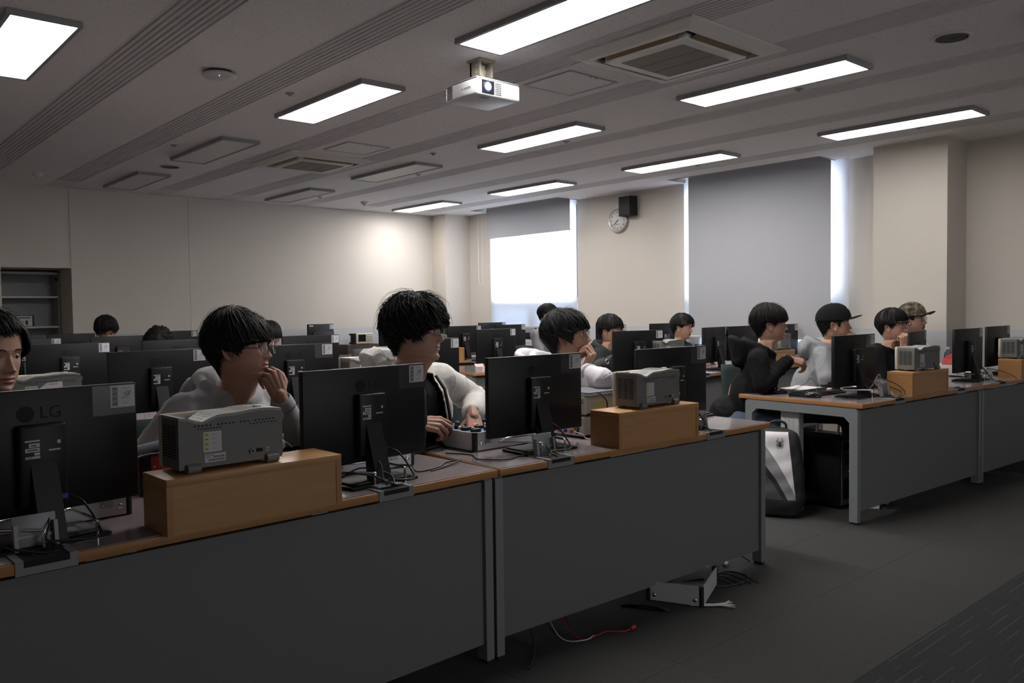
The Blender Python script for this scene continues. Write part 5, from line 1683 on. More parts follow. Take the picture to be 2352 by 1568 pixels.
# ---------------------------------------------------------------- head
def interp(z, tab):
    zs = [t[0] for t in tab]
    return np.interp(z, zs[::-1], [t[1] for t in tab][::-1])
T_F = [(.1200, 0.0), (.118, .020), (.113, .040), (.104, .058), (.09, .073), (.07, .084), (.05, .089), (.032, .0915), (.02, .092), (.004, .0865), (-.02, .087), (-.04, .0875), (-.055, .0885), (-.07, .0875), (-.085, .0835), (-.097, .083), (-.107, .078), (-.115, .064), (-.121, .044), (-.130, .030), (-.15, .022), (-.20, .020)]
T_B = [(.1200, 0.0), (.118, .034), (.113, .058), (.104, .076), (.09, .091), (.07, .101), (.05, .106), (.03, .107), (.0, .104), (-.02, .100), (-.04, .094), (-.06, .086), (-.08, .079), (-.10, .075), (-.12, .074), (-.15, .075), (-.20, .082)]
T_W = [(.1200, 0.0), (.118, .026), (.113, .042), (.104, .055), (.09, .065), (.07, .0725), (.05, .0765), (.02, .0775), (.0, .0765), (-.02, .0745), (-.04, .0715), (-.06, .068), (-.08, .0615), (-.095, .053), (-.107, .046), (-.115, .048), (-.125, .053), (-.15, .056), (-.20, .060)]
def head_mesh(fat=0.0, nose=1.0, mouth=0.0):
    zs = np.concatenate([[.1200, .1185, .116, .113, .108], np.arange(.103, .045, -.006), np.arange(.045, -.112, -.0022), np.arange(-.112, -.131, -.003), np.arange(-.135, -.205, -.010)])
    nu = 104
    u = np.linspace(-PI, PI, nu, endpoint=False)
    a = u - 0.62 * np.sin(u)
    V = []
    for z in zs:
        F, B, Wd = interp(z, T_F), interp(z, T_B), interp(z, T_W)
        lowf = math.exp(-((z + .082) / .035) ** 2) * fat
        Wd = Wd + 0.016 * lowf
        if z < -.09:
            k = min(1, (-.09 - z) / .03)
            F = F + 0.022 * fat * k * math.exp(-((z + .13) / .03) ** 2) + 0.006 * fat * k
            B += 0.008 * fat * k
            Wd += 0.010 * fat * k
        nf = 2.35 if z > -.03 else max(1.9, 2.35 - (-.03 - z) * 5)
        ca, sa = np.cos(a), np.sin(a)
        x = np.where(ca > 0, np.abs(ca) ** (2 / nf) * F, -np.abs(ca) ** (2 / 2.1) * B)
        y = np.sign(sa) * np.abs(sa) ** (2 / np.where(ca > 0, nf, 2.1)) * Wd
        fr = np.clip(ca, 0, 1) ** 0.7
        d = np.zeros(nu)
        G = lambda c, s: np.exp(-((y - c) / s) ** 2)
        def Gz(c, s):
            return math.exp(-((z - c) / s) ** 2)
        # nose
        if z < .016 and z > -.062:
            t = np.clip((.014 - z) / .052, 0, 1)
            h = (0.003 + 0.022 * t ** 1.25) if z > -.038 else 0.025 * max(0, 1 - ((-.038 - z) / .013) ** 1.6)
            w = 0.0058 + 0.0065 * t ** 1.5
            d += nose * h * np.exp(-(np.abs(y) / w) ** 2.2)
        d += nose * 0.0095 * (G(.0135, .0068) + G(-.0135, .0068)) * Gz(-.042, .0085)
        # sockets, lids, brows, cheeks
        for sg in (-1, 1):
            g = G(sg * .031, .0165)
            d += -0.0085 * g * Gz(.002, .0125) + 0.0030 * G(sg * .031, .022) * Gz(.021, .007)
            d += 0.0062 * G(sg * .031, .0135) * Gz(.001, .0085)
            d += 0.0035 * G(sg * .045, .018) * Gz(-.024, .016)
            lidw = np.clip(1 - ((y - sg * .031) / .0135) ** 2, 0, 1)
            op = np.clip(1 - (abs(z - 0.0) / (0.0034 * np.sqrt(lidw) + 1e-5)) ** 2, 0, 1)
            d += -0.0060 * op * (lidw > 0)
        # lips, chin
        wl = np.clip(1 - (y / .026) ** 2, 0, 1)
        d += 0.0058 * wl * Gz(-.0635, .0048) - 0.0048 * np.clip(1 - (y / .024) ** 2, 0, 1) * Gz(-.0695, .0019) + 0.0062 * wl * Gz(-.0765, .0050)
        d += -0.0030 * G(0, .02) * Gz(-.0875, .0045) + 0.0050 * G(0, .015) * Gz(-.100, .008) - 0.0016 * G(0, .004) * Gz(-.054, .005)
        x = x + d * fr
        V.append(np.stack([x, y, np.full(nu, z)], 1))
    V = np.concatenate(V)
    nr = len(zs)
    F_, mi = [], []
    for i in range(nr - 1):
        for j in range(nu):
            j2 = (j + 1) % nu
            F_.append((i * nu + j, (i + 1) * nu + j, (i + 1) * nu + j2, i * nu + j2))
            c = (V[i * nu + j] + V[(i + 1) * nu + j2]) / 2
            up = 0.0245 * math.sqrt(max(0, 1 - ((c[2] + .0695) / .0125) ** 2)) if abs(c[2] + .0695) < .0125 else 0
            mi.append(1 if (c[0] > .05 and abs(c[1]) < up) else 0)
    # ears
    for sg in (-1, 1):
        o = len(V)
        n = 22
        rings = [(0.0, -.006), (.30, -.006), (.48, -.002), (.60, .0065), (.72, .0045), (.86, .0085), (.97, .0125), (1.03, .009), (1.0, .000), (.62, -.010)]
        ev = []
        for rv, h in rings:
            for j in range(n):
                t = 2 * PI * j / n
                q = math.sin(t)
                p = math.cos(t) * (0.0180 if q > -.2 else 0.0180 - 0.006 * (-q - .2))
                p += 0.004 * q
                ev.append((p * rv, h, q * 0.0325 * rv))
        N_ = Vector((.30, sg * .95, 0.05)).normalized()
        Pb = Vector((-.95, sg * .30, -.20)).normalized()
        Q = Vector((-.16, 0.06 * sg, 1)).normalized()
        C_ = Vector((-.008, sg * .0775, -.016))
        V = np.concatenate([V, np.array([tuple(C_ + Pb * e[0] + N_ * e[1] + Q * e[2]) for e in ev])])
        for i in range(len(rings) - 1):
            for j in range(n):
                f = (o + i * n + j, o + i * n + (j + 1) % n, o + (i + 1) * n + (j + 1) % n, o + (i + 1) * n + j)
                F_.append(f if sg < 0 else f[::-1])
                mi.append(0)
    return V, F_, mi

HC = Vector((-.010, 0, .022))
def hair_point(th, tau, t, zend):
    """th azimuth (0 = front), tau 0 crown .. 1 hair end, t thickness, zend height of the hair end"""
    rx, ry, rz = .107 + t, .083 + t, .103 + t
    if zend >= HC.z:
        psi = tau * math.acos(min(1, max(-1, (zend - HC.z) / rz)))
        return Vector((HC.x + rx * math.sin(psi) * math.cos(th), ry * math.sin(psi) * math.sin(th), HC.z + rz * math.cos(psi)))
    if tau < .55:
        psi = tau / .55 * PI / 2
        return Vector((HC.x + rx * math.sin(psi) * math.cos(th), ry * math.sin(psi) * math.sin(th), HC.z + rz * math.cos(psi)))
    k = (tau - .55) / .45
    z = HC.z + (zend - HC.z) * k
    F, B, Wd = float(interp(z, T_F)), float(interp(z, T_B)), float(interp(z, T_W))
    tt = t * (1 - .55 * k * k) + .003
    ct, st = math.cos(th), math.sin(th)
    hx = (F if ct > 0 else B) + tt
    hy = Wd + tt + .002
    x = hx * ct
    y = hy * st
    e = min(1, k * 2.5)
    return Vector(((HC.x + rx * ct) * (1 - e) + x * e, (ry * st) * (1 - e) + y * e, z))

def hair_mesh(st, seed, q):
    """st: dict t, ends [(theta,z)], curl, locks, swirl ; mirrored styles via 'part'"""
    r = random.Random(seed)
    ends = st['ends']
    def zend(th):
        a = abs((th + PI) % (2 * PI) - PI)
        z = float(np.interp(a, [e[0] for e in ends], [e[1] for e in ends]))
        if 'part' in st:
            z += st['part'] * math.exp(-((th - st.get('part_at', 0.25)) / .38) ** 2)
        return z
    t0 = st['t']
    tf = st.get('tf', 1.0)
    def thick(th, tau):
        a = abs((th + PI) % (2 * PI) - PI)
        k = 1 + (tf - 1) * max(0, math.cos(a))
        return t0 * k * (1 - .55 * max(0, (tau - .72) / .28) ** 1.5) * (.86 + .14 * math.sin(min(1, tau * 1.3) * PI)) * (1 + .14 * noise.noise(Vector((math.cos(th) * 2.2, math.sin(th) * 2.2, tau * 4 + seed))))
    m = MB()
    nth, nta = (64, 22) if q > 0 else (36, 14)
    vs = []
    for i in range(nta + 1):
        tau = i / nta * .95
        for j in range(nth):
            th = 2 * PI * j / nth
            p = hair_point(th, tau, thick(th, tau) * .86 * (1 if i < nta else .35), zend(th))
            if st.get('curl'):
                p = p + (p - HC).normalized() * (0.5 * st['curl'] * noise.noise(p * 55 + Vector((seed, 0, 0))) + .6 * st['curl'] * noise.noise(p * 24))
            vs.append(p)
    fs = []
    for i in range(nta):
        for j in range(nth):
            fs.append((i * nth + j, (i + 1) * nth + j, (i + 1) * nth + (j + 1) % nth, i * nth + (j + 1) % nth))
    m.add(vs, fs, 0, True)
    start = st.get('start', 0.0)
    nl = st.get('locks', 900) if q > 1 else (st.get('locks', 900) // 3 if q == 1 else 160)
    if 'whorl' not in st:
        st['whorl'] = 0
    for k in range(nl):
        th = r.uniform(-PI, PI)
        ze = zend(th) + r.uniform(-.012, .010)
        a0 = max(start, r.uniform(.02, .62) if r.random() < .75 else .55)
        a1 = min(1.03, a0 + r.uniform(.35, .6))
        if a0 > .35 or r.random() < .25:
            a1 = r.uniform(.96, 1.05)
        sw = st.get('swirl', 0.25) * r.uniform(.5, 1.4)
        n = 10 if st.get('curl', 0) > .005 else 7
        pts = []
        ph = r.uniform(0, 6.28)
        lf = r.uniform(.74, .98)
        for i in range(n):
            u = i / (n - 1)
            tau = a0 + (a1 - a0) * u
            th2 = th + sw * (tau - 1)
            lift = thick(th2, min(tau, 1)) * (lf + .16 * math.sin(u * PI))
            p = hair_point(th2, tau, lift, ze)
            if st.get('curl'):
                c = st['curl']
                p = p + Vector((math.cos(ph + u * 13), math.sin(ph + u * 13), math.sin(ph * 2 + u * 11))) * c * (.35 + .65 * u)
            if u == 1:
                p = p - (p - Vector((HC.x, 0, p.z))).normalized() * .003 * r.uniform(-1.2, 1.5)
            pts.append(p)
        w = r.uniform(.0020, .0046) * st.get('lockw', 1.0) * (1 if q > 0 else 1.8)
        m.tube(pts, w, 4, taper=[.5, .9, 1, 1, .85, .6, .12] if n == 7 else [.5, .8, 1, 1, 1, 1, .9, .75, .5, .12], flat=.45, up=(pts[3] - HC).normalized())
    if q > 1:
        for k in range(st.get('stray', 90)):
            th = r.uniform(-PI, PI)
            ze = zend(th)
            a0 = r.uniform(.0, .55)
            a1 = a0 + r.uniform(.15, .40)
            out = r.uniform(.004, .016) + st.get('curl', 0) * r.uniform(0, 1.6)
            pts = [hair_point(th + .5 * (i / 4) * (r.random() - .5), min(1, a0 + (a1 - a0) * i / 4), thick(th, a0) + out * math.sin(i / 4 * 2.4), ze) for i in range(5)]
            m.tube(pts, .00055, 3, taper=[1, 1, .9, .7, .3])
    return m

# ---------------------------------------------------------------- hand
def hand_template(curls, thumb=(0.35, 0.3), voxel=0.0019, spread=1.0):
    """right hand: wrist at origin, +x to fingers, +z back of the hand, thumb on +y"""
    m = MB()
    cap(m, (-.03, 0, 0), (.012, 0, 0), .0235, .0255)
    s0 = len(m.v)
    mcp = [(.088, .0275, .002), (.092, .0085, .0045), (.087, -.0105, .0025), (.078, -.0275, -.002)]
    for p, r in zip(mcp, (.0118, .0122, .0115, .0105)):
        cap(m, (.010, p[1] * .55, 0), p, .0165, r)
    cap(m, (.02, .014, -.008), (.055, .022, -.006), .0165, .014)
    L = [(.043, .026, .021), (.047, .030, .022), (.043, .028, .021), (.034, .020, .019)]
    R = [(.0098, .0088, .0080, .0066), (.0100, .0090, .0082, .0067), (.0095, .0085, .0078, .0064), (.0086, .0076, .0070, .0057)]
    for f in range(4):
        p = Vector(mcp[f])
        yaw = (0.09, 0.02, -0.05, -0.13)[f] * spread
        ang = 0
        for k in range(3):
            ang += math.radians(curls[f][k])
            d = Vector((math.cos(ang) * math.cos(yaw), math.sin(yaw) * math.cos(ang), -math.sin(ang)))
            q = p + d * L[f][k]
            cap(m, p, q, R[f][k], R[f][k + 1], 12)
            p = q
    # thumb leaves the side of the palm near its base
    p = Vector((.022, .022, -.010))
    dirs = [Vector((.62, .70, -.30)), Vector((.80, .42 - thumb[0], -.35)), Vector((.85, .25 - thumb[0] - thumb[1], -.42))]
    for d, l, r0, r1 in zip(dirs, (.040, .032, .026), (.0150, .0112, .0100), (.0112, .0100, .0075)):
        q = p + d.normalized() * l
        cap(m, p, q, r0, r1, 12)
        p = q
    co, fs, nr = remesh(m, voxel, 5)
    return co, fs
HANDS = {}
def hand_of(kind, q):
    key = (kind, q)
    if key not in HANDS:
        P = {'fist': ([(62, 82, 45), (66, 85, 45), (68, 86, 45), (70, 84, 42)], (.30, .35), .4),
             'relaxed': ([(38, 34, 20), (46, 40, 24), (52, 44, 26), (56, 44, 26)], (.15, .1), .8),
             'typing': ([(42, 48, 25), (46, 52, 26), (48, 50, 26), (46, 46, 24)], (.10, .05), 1.3),
             'chin': ([(55, 70, 35), (58, 74, 36), (60, 76, 36), (62, 74, 36)], (.0, .0), .6),
             'pinch': ([(30, 48, 26), (34, 50, 28), (44, 52, 30), (50, 52, 30)], (.28, .25), .6)}[kind]
        HANDS[key] = hand_template(P[0], P[1], .0020 if q > 0 else .0032, P[2])
    return HANDS[key]

RIGHT = Vector((0.75, -0.661, 0.0))
UP = Vector((0, 0, 1))
TOWARD = Vector((-0.661, -0.75, 0.0))
def cb(r, u, t):
    return RIGHT * r + UP * u + TOWARD * t

def glasses(parent, Hm, s, shape, rim_m, dz=0.0, dx=0.0, half=False):
    g = MB()
    lens = MB()
    def lensloop(sg, rx=.0225, rz=.0205, n=26):
        out = []
        for i in range(n):
            a = 2 * PI * i / n
            ca, sa = math.cos(a), math.sin(a)
            e = 1.0 if shape == 'round' else .78
            yy = rx * math.copysign(abs(ca) ** e, ca)
            zz = rz * math.copysign(abs(sa) ** e, sa)
            out.append(Vector((.1035 + dx - .010 * (abs(yy * sg + .0335) / .055) ** 2, sg * .0335 + yy, .001 + dz + zz)))
        return out
    for sg in (-1, 1):
        lp = lensloop(sg)
        g.tube(lp, .0011, 6, closed=True)
        if half:
            g.tube([p for p in lp if p.z > .006 + dz][:], .0019, 6)
        c_ = sum(lp, Vector()) / len(lp) + Vector((.0012, 0, 0))
        lens.add(lp + [c_], [(i, (i + 1) % len(lp), len(lp)) for i in range(len(lp))], 0, True)
        g.tube(smooth_path([(.098 + dx, sg * .0565, .004 + dz), (.088 + dx, sg * .071, .005 + dz), (.04, sg * .0815, .004 + dz * .6), (-.002, sg * .0835, .004), (-.018, sg * .081, -.012)], 5), .0012, 6)
    g.tube(smooth_path([(.1035 + dx, .0115, .003 + dz), (.107 + dx, 0, .007 + dz), (.1035 + dx, -.0115, .003 + dz)], 5), .0011, 6)
    for sg in (-1, 1):
        g.ball((.098 + dx, sg * .0105, -.006 + dz), .003, 8, sc=(.6, .5, 1))
    S = Matrix.Scale(s, 4)
    fr = g.xf(Hm @ S).build('glasses', rim_m, parent)
    lens.xf(Hm @ S).build('lens', M['spec_lens'], fr)

def ball_cap(parent, Hm, s, m_, letters=None):
    c = MB()
    nth, nps = 40, 14
    vs = []
    for i in range(nps + 1):
        psi = i / nps * 1.62
        for j in range(nth):
            th = 2 * PI * j / nth
            p = Vector((HC.x - .004 + .117 * math.sin(psi) * math.cos(th), .096 * math.sin(psi) * math.sin(th), HC.z + .014 + .112 * math.cos(psi)))
            k = .004 * math.exp(-((psi - .9) / .5) ** 2)
            seam = .0012 * max(0, 1 - abs(((th * 6 / (2 * PI)) % 1) - .5) * -1) if False else 0
            fr = max(0, math.cos(th))
            p += Vector((.010 * fr * math.sin(psi) ** 2, 0, .010 * fr * math.sin(2 * psi)))
            vs.append(p)
    fs = [(i * nth + j, (i + 1) * nth + j, (i + 1) * nth + (j + 1) % nth, i * nth + (j + 1) % nth) for i in range(nps) for j in range(nth)]
    c.add(vs, fs, 0, True)
    rim = vs[nps * nth:(nps + 1) * nth]
    c.tube(rim, .003, 6, closed=True)
    c.ball((HC.x - .004, 0, HC.z + .127), .006, 8, sc=(1, 1, .6))
    S = Matrix.Scale(s, 4)
    co = c.xf(Hm @ S).build('cap', m_, parent)
    b = MB()
    n, k = 18, 7
    top, bot = [], []
    for i in range(n + 1):
        a = -1.02 + 2.04 * i / n
        for j in range(k + 1):
            u = j / k
            x0, y0 = HC.x + .012 + .104 * math.cos(a), .094 * math.sin(a)
            L_ = .078 * math.cos(a * .78)
            x = x0 + L_ * u
            y = y0 * (1 + .02 * u)
            z = HC.z + .012 + .004 * u - .030 * (y / .094) ** 2 * (.25 + .75 * u) + .014 * math.sin(u * PI * .6)
            top.append((x, y, z + .0022))
            bot.append((x, y, z - .0012))
    N = len(top)
    fs = []
    for i in range(n):
        for j in range(k):
            q = (i * (k + 1) + j, (i + 1) * (k + 1) + j, (i + 1) * (k + 1) + j + 1, i * (k + 1) + j + 1)
            fs.append(q)
            fs.append(tuple(N + x for x in q[::-1]))
    for i in range(n):
        q = (i * (k + 1) + k, (i + 1) * (k + 1) + k)
        fs.append((q[0], q[1], N + q[1], N + q[0]))
    for i in (0, n):
        for j in range(k):
            q = (i * (k + 1) + j, i * (k + 1) + j + 1)
            fs.append((q[0], q[1], N + q[1], N + q[0]) if i == 0 else (q[1], q[0], N + q[0], N + q[1]))
    b.add(top + bot, fs, 0, True)
    b.xf(Hm @ S).build('brim', m_, co)
    if letters:
        for ch, th in letters:
            me = text_mesh(ch, .034, 'cap_letter', M['label'], extrude=.0008)
            psi = 1.02
            p = Vector((HC.x - .004 + (.117 + .012) * math.sin(psi) * math.cos(th), .098 * math.sin(psi) * math.sin(th), HC.z + .022 + .112 * math.cos(psi)))
            nrm = Vector((math.sin(psi) * math.cos(th) / .117, math.sin(psi) * math.sin(th) / .096, math.cos(psi) / .112)).normalized()
            upv = (UP - nrm * nrm.z).normalized()
            rt = upv.cross(nrm)
            R = Matrix(((rt.x, upv.x, nrm.x, p.x + nrm.x * .004), (rt.y, upv.y, nrm.y, p.y + nrm.y * .004), (rt.z, upv.z, nrm.z, p.z + nrm.z * .004), (0, 0, 0, 1)))
            me.transform(Hm @ S @ R)
            link('cap_letter', me, co)
    return co

def orient(F, D):
    F = Vector(F).normalized()
    D = Vector(D)
    D = (D - F * D.dot(F)).normalized()
    Y = D.cross(F)
    return F, Y, D

def person(label, head, az, pitch=0, roll=0, s=1.0, q=1, taz=-88, hair=None, fat=0.0, top='hoodie', top_m='f_grey', low_m='f_dkpants', nb=None, width=1.0, arms=None, glass=None, capm=None, letters=None, lean=.16, seed=1, hood=None, name='person', inner=None, hood_open=False, torso_m=None):
    head = Vector(head)
    a = math.radians(taz)
    T = Vector((math.cos(a), math.sin(a), 0))
    S_ = Vector((-T.y, T.x, 0))
    Hm = Matrix.Translation(head) @ Matrix.Rotation(math.radians(az), 4, 'Z') @ Matrix.Rotation(math.radians(-pitch), 4, 'Y') @ Matrix.Rotation(math.radians(roll), 4, 'X')
    Hs = Hm @ Matrix.Scale(s, 4)
    Nb = head + T * (-.055 if nb is None else nb[0]) + UP * ((-.165 if nb is None else nb[1]) * s) + S_ * (0 if nb is None or len(nb) < 3 else nb[2])
    P = Vector((Nb.x, Nb.y, 0)) - T * lean + UP * .53
    root = thing(name, label, 'person', (P.x, P.y, 0), 0)
    IV = Matrix.Translation((-P.x, -P.y, 0))
    HmL = IV @ Hm
    w = width
    sh = {1: Nb + S_ * (.170 * w) + UP * -.062, -1: Nb - S_ * (.170 * w) + UP * -.062}
    arms = arms or {}
    A = {}
    for sd in (1, -1):
        d = arms.get(sd, {})
        E = Vector(d['E']) if 'E' in d else sh[sd] + UP * (-.255) + T * .11 + S_ * sd * .05
        Wp = Vector(d['W']) if 'W' in d else Vector((E.x, E.y, 0)) + T * .21 - S_ * sd * .06 + UP * max(.775, E.z - .02)
        F = Vector(d['F']) if 'F' in d else (T * .95 - S_ * sd * .2 - UP * .12)
        D = Vector(d['D']) if 'D' in d else UP
        A[sd] = (E, Wp, F, D, d.get('kind', 'relaxed'))
    # ---- body: one continuous skin surface
    hv, hf, hmi = head_mesh(fat)
    bm_ = MB()
    verts = [tuple(IV @ (Hs @ Vector(v))) for v in hv]
    bm_.add(verts, hf, 0, True)
    for i, k in enumerate(hmi):
        bm_.m[i] = k
    bb = MB()
    neck0 = Hs @ Vector((-.026, 0, -.14))
    cap(bb, neck0, Nb + UP * -.02, .054 * s, .060 * s)
    ell(bb, Nb + UP * -.17, T * .10, S_ * .155 * w, UP * .19)
    ell(bb, (Nb + UP * -.17) * .45 + P * .55, T * .10, S_ * .135 * w, UP * .17)
    ell(bb, P, T * .11, S_ * .15 * w, UP * .11)
    knees = {}
    for sd in (1, -1):
        E, Wp, F, D, kind = A[sd]
        cap(bb, Nb + UP * -.05, sh[sd], .05, .046)
        cap(bb, sh[sd], E, .046, .038)
        cap(bb, E, Wp - F.normalized() * .01, .036, .0245)
        hip = P + S_ * sd * .09
        kn = hip + T * .40 + S_ * sd * .05 - UP * .02
        ft = kn - UP * .42 + T * .03
        knees[sd] = (hip, kn, ft)
        cap(bb, hip, kn, .072, .054)
        cap(bb, kn, ft, .050, .036)
    co, fs, nr = remesh(bb, .011 if q > 0 else .016, 4)
    bm_.add([tuple(IV @ Vector(v)) for v in co], fs, 0, True)
    for sd in (1, -1):
        E, Wp, F, D, kind = A[sd]
        if kind is None:
            continue
        hc, hfs = hand_of(kind, q)
        Fv, Yv, Dv = orient(F, D)
        k = s * .98
        out = []
        for v in hc:
            y = v[1] * (1 if sd == -1 else -1)
            out.append(tuple(IV @ (Wp + Fv * v[0] * k + Yv * y * k + Dv * v[2] * k)))
        bm_.add(out, hfs if sd == -1 else [f[::-1] for f in hfs], 0, True)
    bm_.build('body', [M['skin'], M['lip']], root)
    # eyes and brows
    e = MB()
    for sg in (-1, 1):
        c_ = Vector((.0695, sg * .0305, .000))
        st = len(e.v)
        e.ball(c_, .0135, 40)
        for fi in range(len(e.f)):
            pass
        ir = MB()
    for fi, f in enumerate(e.f):
        p = sum((Vector(e.v[i]) for i in f), Vector()) / len(f)
        sg = 1 if p.y > 0 else -1
        d = (p - Vector((.0695, sg * .0305, 0))).normalized()
        if d.x > .905:
            e.m[fi] = 1
    e.xf(IV @ Hs).build('eyes', [M['eye'], M['iris']], root)
    br = MB()
    for sg in (-1, 1):
        br.tube(smooth_path([(.0905, sg * .012, .0195), (.0925, sg * .025, .0235), (.089, sg * .040, .0235), (.080, sg * .052, .0175)], 4), .0027, 6, taper=None, flat=.6, up=Vector((1, 0, 0)))
    br.xf(IV @ Hs).build('eyebrows', M['hair'], root)
    if hair:
        hm = hair_mesh(hair, seed, q)
        hm.xf(IV @ Hs).build('hair', M['hair'], root)
    if glass:
        glasses(root, IV @ Hm, s, *glass)
    if capm:
        ball_cap(root, IV @ Hm, s, M[capm], letters)
    # ---- upper garment
    g = MB()
    tw = .168 * w
    def torso(g, k=0.0):
        cap(g, Nb + UP * -.045, sh[1] + UP * -.005, .062 + k, .066 + k)
        cap(g, Nb + UP * -.045, sh[-1] + UP * -.005, .062 + k, .066 + k)
        ell(g, Nb + UP * -.19 + T * .004, T * (.122 + k + .03 * fat), S_ * (tw + k + .012), UP * .19)
        ell(g, (Nb + UP * -.19) * .5 + P * .5 + T * .02, T * (.125 + k + .05 * fat), S_ * (tw + k), UP * .20)
        ell(g, P + UP * .03 + T * .0, T * (.135 + k + .04 * fat), S_ * (tw + k + .004), UP * .13)
    def sleeves(g, k=0.0):
        for sd in (1, -1):
            E, Wp, F, D, kind = A[sd]
            ka = k + arms.get(sd, {}).get('k', 0.0)
            cap(g, sh[sd], E, .069 + k, .058 + ka)
            cu = Wp + (E - Wp).normalized() * arms.get(sd, {}).get('cuff', .035)
            cap(g, E, cu, .060 + ka, .043 + ka)
    vox = .0085 if q > 1 else (.011 if q == 1 else .015)
    def garment(g, nm, m_, amp=.007, cut=None, sm=7, freq=11):
        co, fs, nr = remesh(g, vox, sm)
        co = folds(co, nr, amp, freq, seed)
        if cut:
            keep = [not cut(Vector(c)) for c in co]
            fs = [f for f in fs if all(keep[i] for i in f)]
        o = MB().add([tuple(IV @ Vector(v)) for v in co], fs, 0, True).build(nm, m_, root)
        return o
    def hood_shape(g, k=1.0):
        # collar ring round the neck, low in front; loose hood bag hanging behind
        ring = []
        for i in range(18):
            th = 2 * PI * i / 18
            fx, sy = math.cos(th), math.sin(th)
            r = Vector((0, 0, 0)) + T * ((.088 if fx > 0 else .105 * k) * fx * s) + S_ * (.098 * sy * s)
            z = .012 - .058 * max(0, fx) ** 1.3 + .045 * max(0, -fx) * k
            ring.append(Nb + r + UP * z)
        for i in range(18):
            fx = math.cos(2 * PI * i / 18)
            r0 = .022 if fx > .3 else .026
            cap(g, ring[i], ring[(i + 1) % 18], r0, r0, 10)
        for i in range(18):
            fx = math.cos(2 * PI * i / 18)
            lo = Nb + (ring[i] - Nb) * .8
            lo.z = Nb.z - .075
            cap(g, ring[i], lo, .022, .030, 8)
        if hood_open:
            bag = []
            for i in range(18):
                th = 2 * PI * i / 18
                bag.append(Nb - T * (.128 + .062 * math.cos(th)) + S_ * (.110 * math.sin(th)) + UP * (.048 + .022 * math.cos(th)))
            for i in range(18):
                cap(g, bag[i], bag[(i + 1) % 18], .021, .021, 10)
                lo = Nb - T * (.118 + .04 * math.cos(2 * PI * i / 18)) + S_ * (.085 * math.sin(2 * PI * i / 18)) + UP * -.065
                cap(g, bag[i], lo, .021, .030, 10)
            ell(g, Nb - T * .13 + UP * -.085, T * .06, S_ * .12, UP * .05)
        else:
            ell(g, Nb - T * .125 + UP * -.02, T * .048, S_ * .125, UP * .075)
            ell(g, Nb - T * .10 + UP * .02, T * .05, S_ * .10, UP * .04)
    if top == 'jacket':            # open quilted jacket over a tee
        t_ = MB()
        torso(t_, -.014)
        garment(t_, 'tee', M['f_tee'], .004)
        torso(g, .014)
        sleeves(g, .006)
        hood_shape(g, 1.1)
        def cut(c):
            d = c - Nb
            f = d.dot(T)
            sdv = d.dot(S_)
            if f < .035:
                return False
            z = -d.z
            return abs(sdv - .01) < .052 + .045 * max(0, min(1, z / .45)) - (.02 if z < .02 else 0)
        o = garment(g, 'jacket', M[top_m], .006, cut)
        sol = o.modifiers.new('thick', 'SOLIDIFY')
        sol.thickness = .004
        for sd in (1, -1):
            pts = []
            for k in range(9):
                z = .03 + .055 * k
                sdv = .01 + sd * (.053 + .045 * max(0, min(1, z / .45)))
                f = .128 + .03 * math.sin(k / 8 * PI) + .02 * fat
                pts.append(IV @ (Nb + T * (f * (1 if k else .78)) + S_ * sdv + UP * -z))
            MB().tube(pts, .006, 6, flat=1.6, up=S_).build('zip_edge', M['f_trim'], root)
    else:
        torso(g)
        sleeves(g)
        if top == 'hoodie':
            hood_shape(g)
        else:
            for i in range(14):
                th0, th1 = 2 * PI * i / 14, 2 * PI * (i + 1) / 14
                P_ = lambda t: Nb + T * (.085 * math.cos(t)) + S_ * (.092 * math.sin(t)) + UP * (.014 - .045 * max(0, math.cos(t)))
                cap(g, P_(th0), P_(th1), .016, .016, 10)
        garment(g, {'hoodie': 'hoodie', 'shirt': 'shirt'}.get(top, 'jacket'), M[top_m], .006 if top == 'hoodie' else .008)
    # cuffs
    for sd in (1, -1):
        E, Wp, F, D, kind = A[sd]
        ax = (E - Wp).normalized()
        cu = Wp + ax * arms.get(sd, {}).get('cuff', .035)
        c = MB()
        n = 20
        b_ = ax.orthogonal().normalized()
        c2 = ax.cross(b_)
        vs = []
        for rr_, dd in ((.033, -.030), (.0365, -.030), (.040, -.018), (.0435, .000), (.046, .015), (.036, .016)):
            for j in range(n):
                t = 2 * PI * j / n
                r_ = rr_ * (1 + (.03 if j % 2 else -.02))
                vs.append(IV @ (cu + ax * dd + b_ * (r_ * math.cos(t)) + c2 * (r_ * math.sin(t))))
        c.add(vs, [(i * n + j, i * n + (j + 1) % n, (i + 1) * n + (j + 1) % n, (i + 1) * n + j) for i in range(5) for j in range(n)], 0, True)
        c.build('cuff', M[top_m], root)
    if inner:
        i_ = MB()
        for i in range(16):
            th0, th1 = 2 * PI * i / 16, 2 * PI * (i + 1) / 16
            P_ = lambda t: IV @ (Nb + T * (.074 * math.cos(t) * s) + S_ * (.076 * math.sin(t) * s) + UP * (.0 - .045 * max(0, math.cos(t))))
            cap(i_, P_(th0), P_(th1), .010, .010, 8)
        i_.build('inner_collar', M[inner], root)
    # trousers and shoes
    g = MB()
    ell(g, P + UP * -.01, T * .135, S_ * .165 * w, UP * .11)
    for sd in (1, -1):
        hip, kn, ft = knees[sd]
        cap(g, hip, kn, .086, .068)
        cap(g, kn, ft + UP * .03, .064, .052)
    co, fs, nr = remesh(g, .014 if q > 1 else .019, 4)
    co = folds(co, nr, .006, 9, seed + 5)
    MB().add([tuple(IV @ Vector(v)) for v in co], fs, 0, True).build('trousers', M[low_m], root)
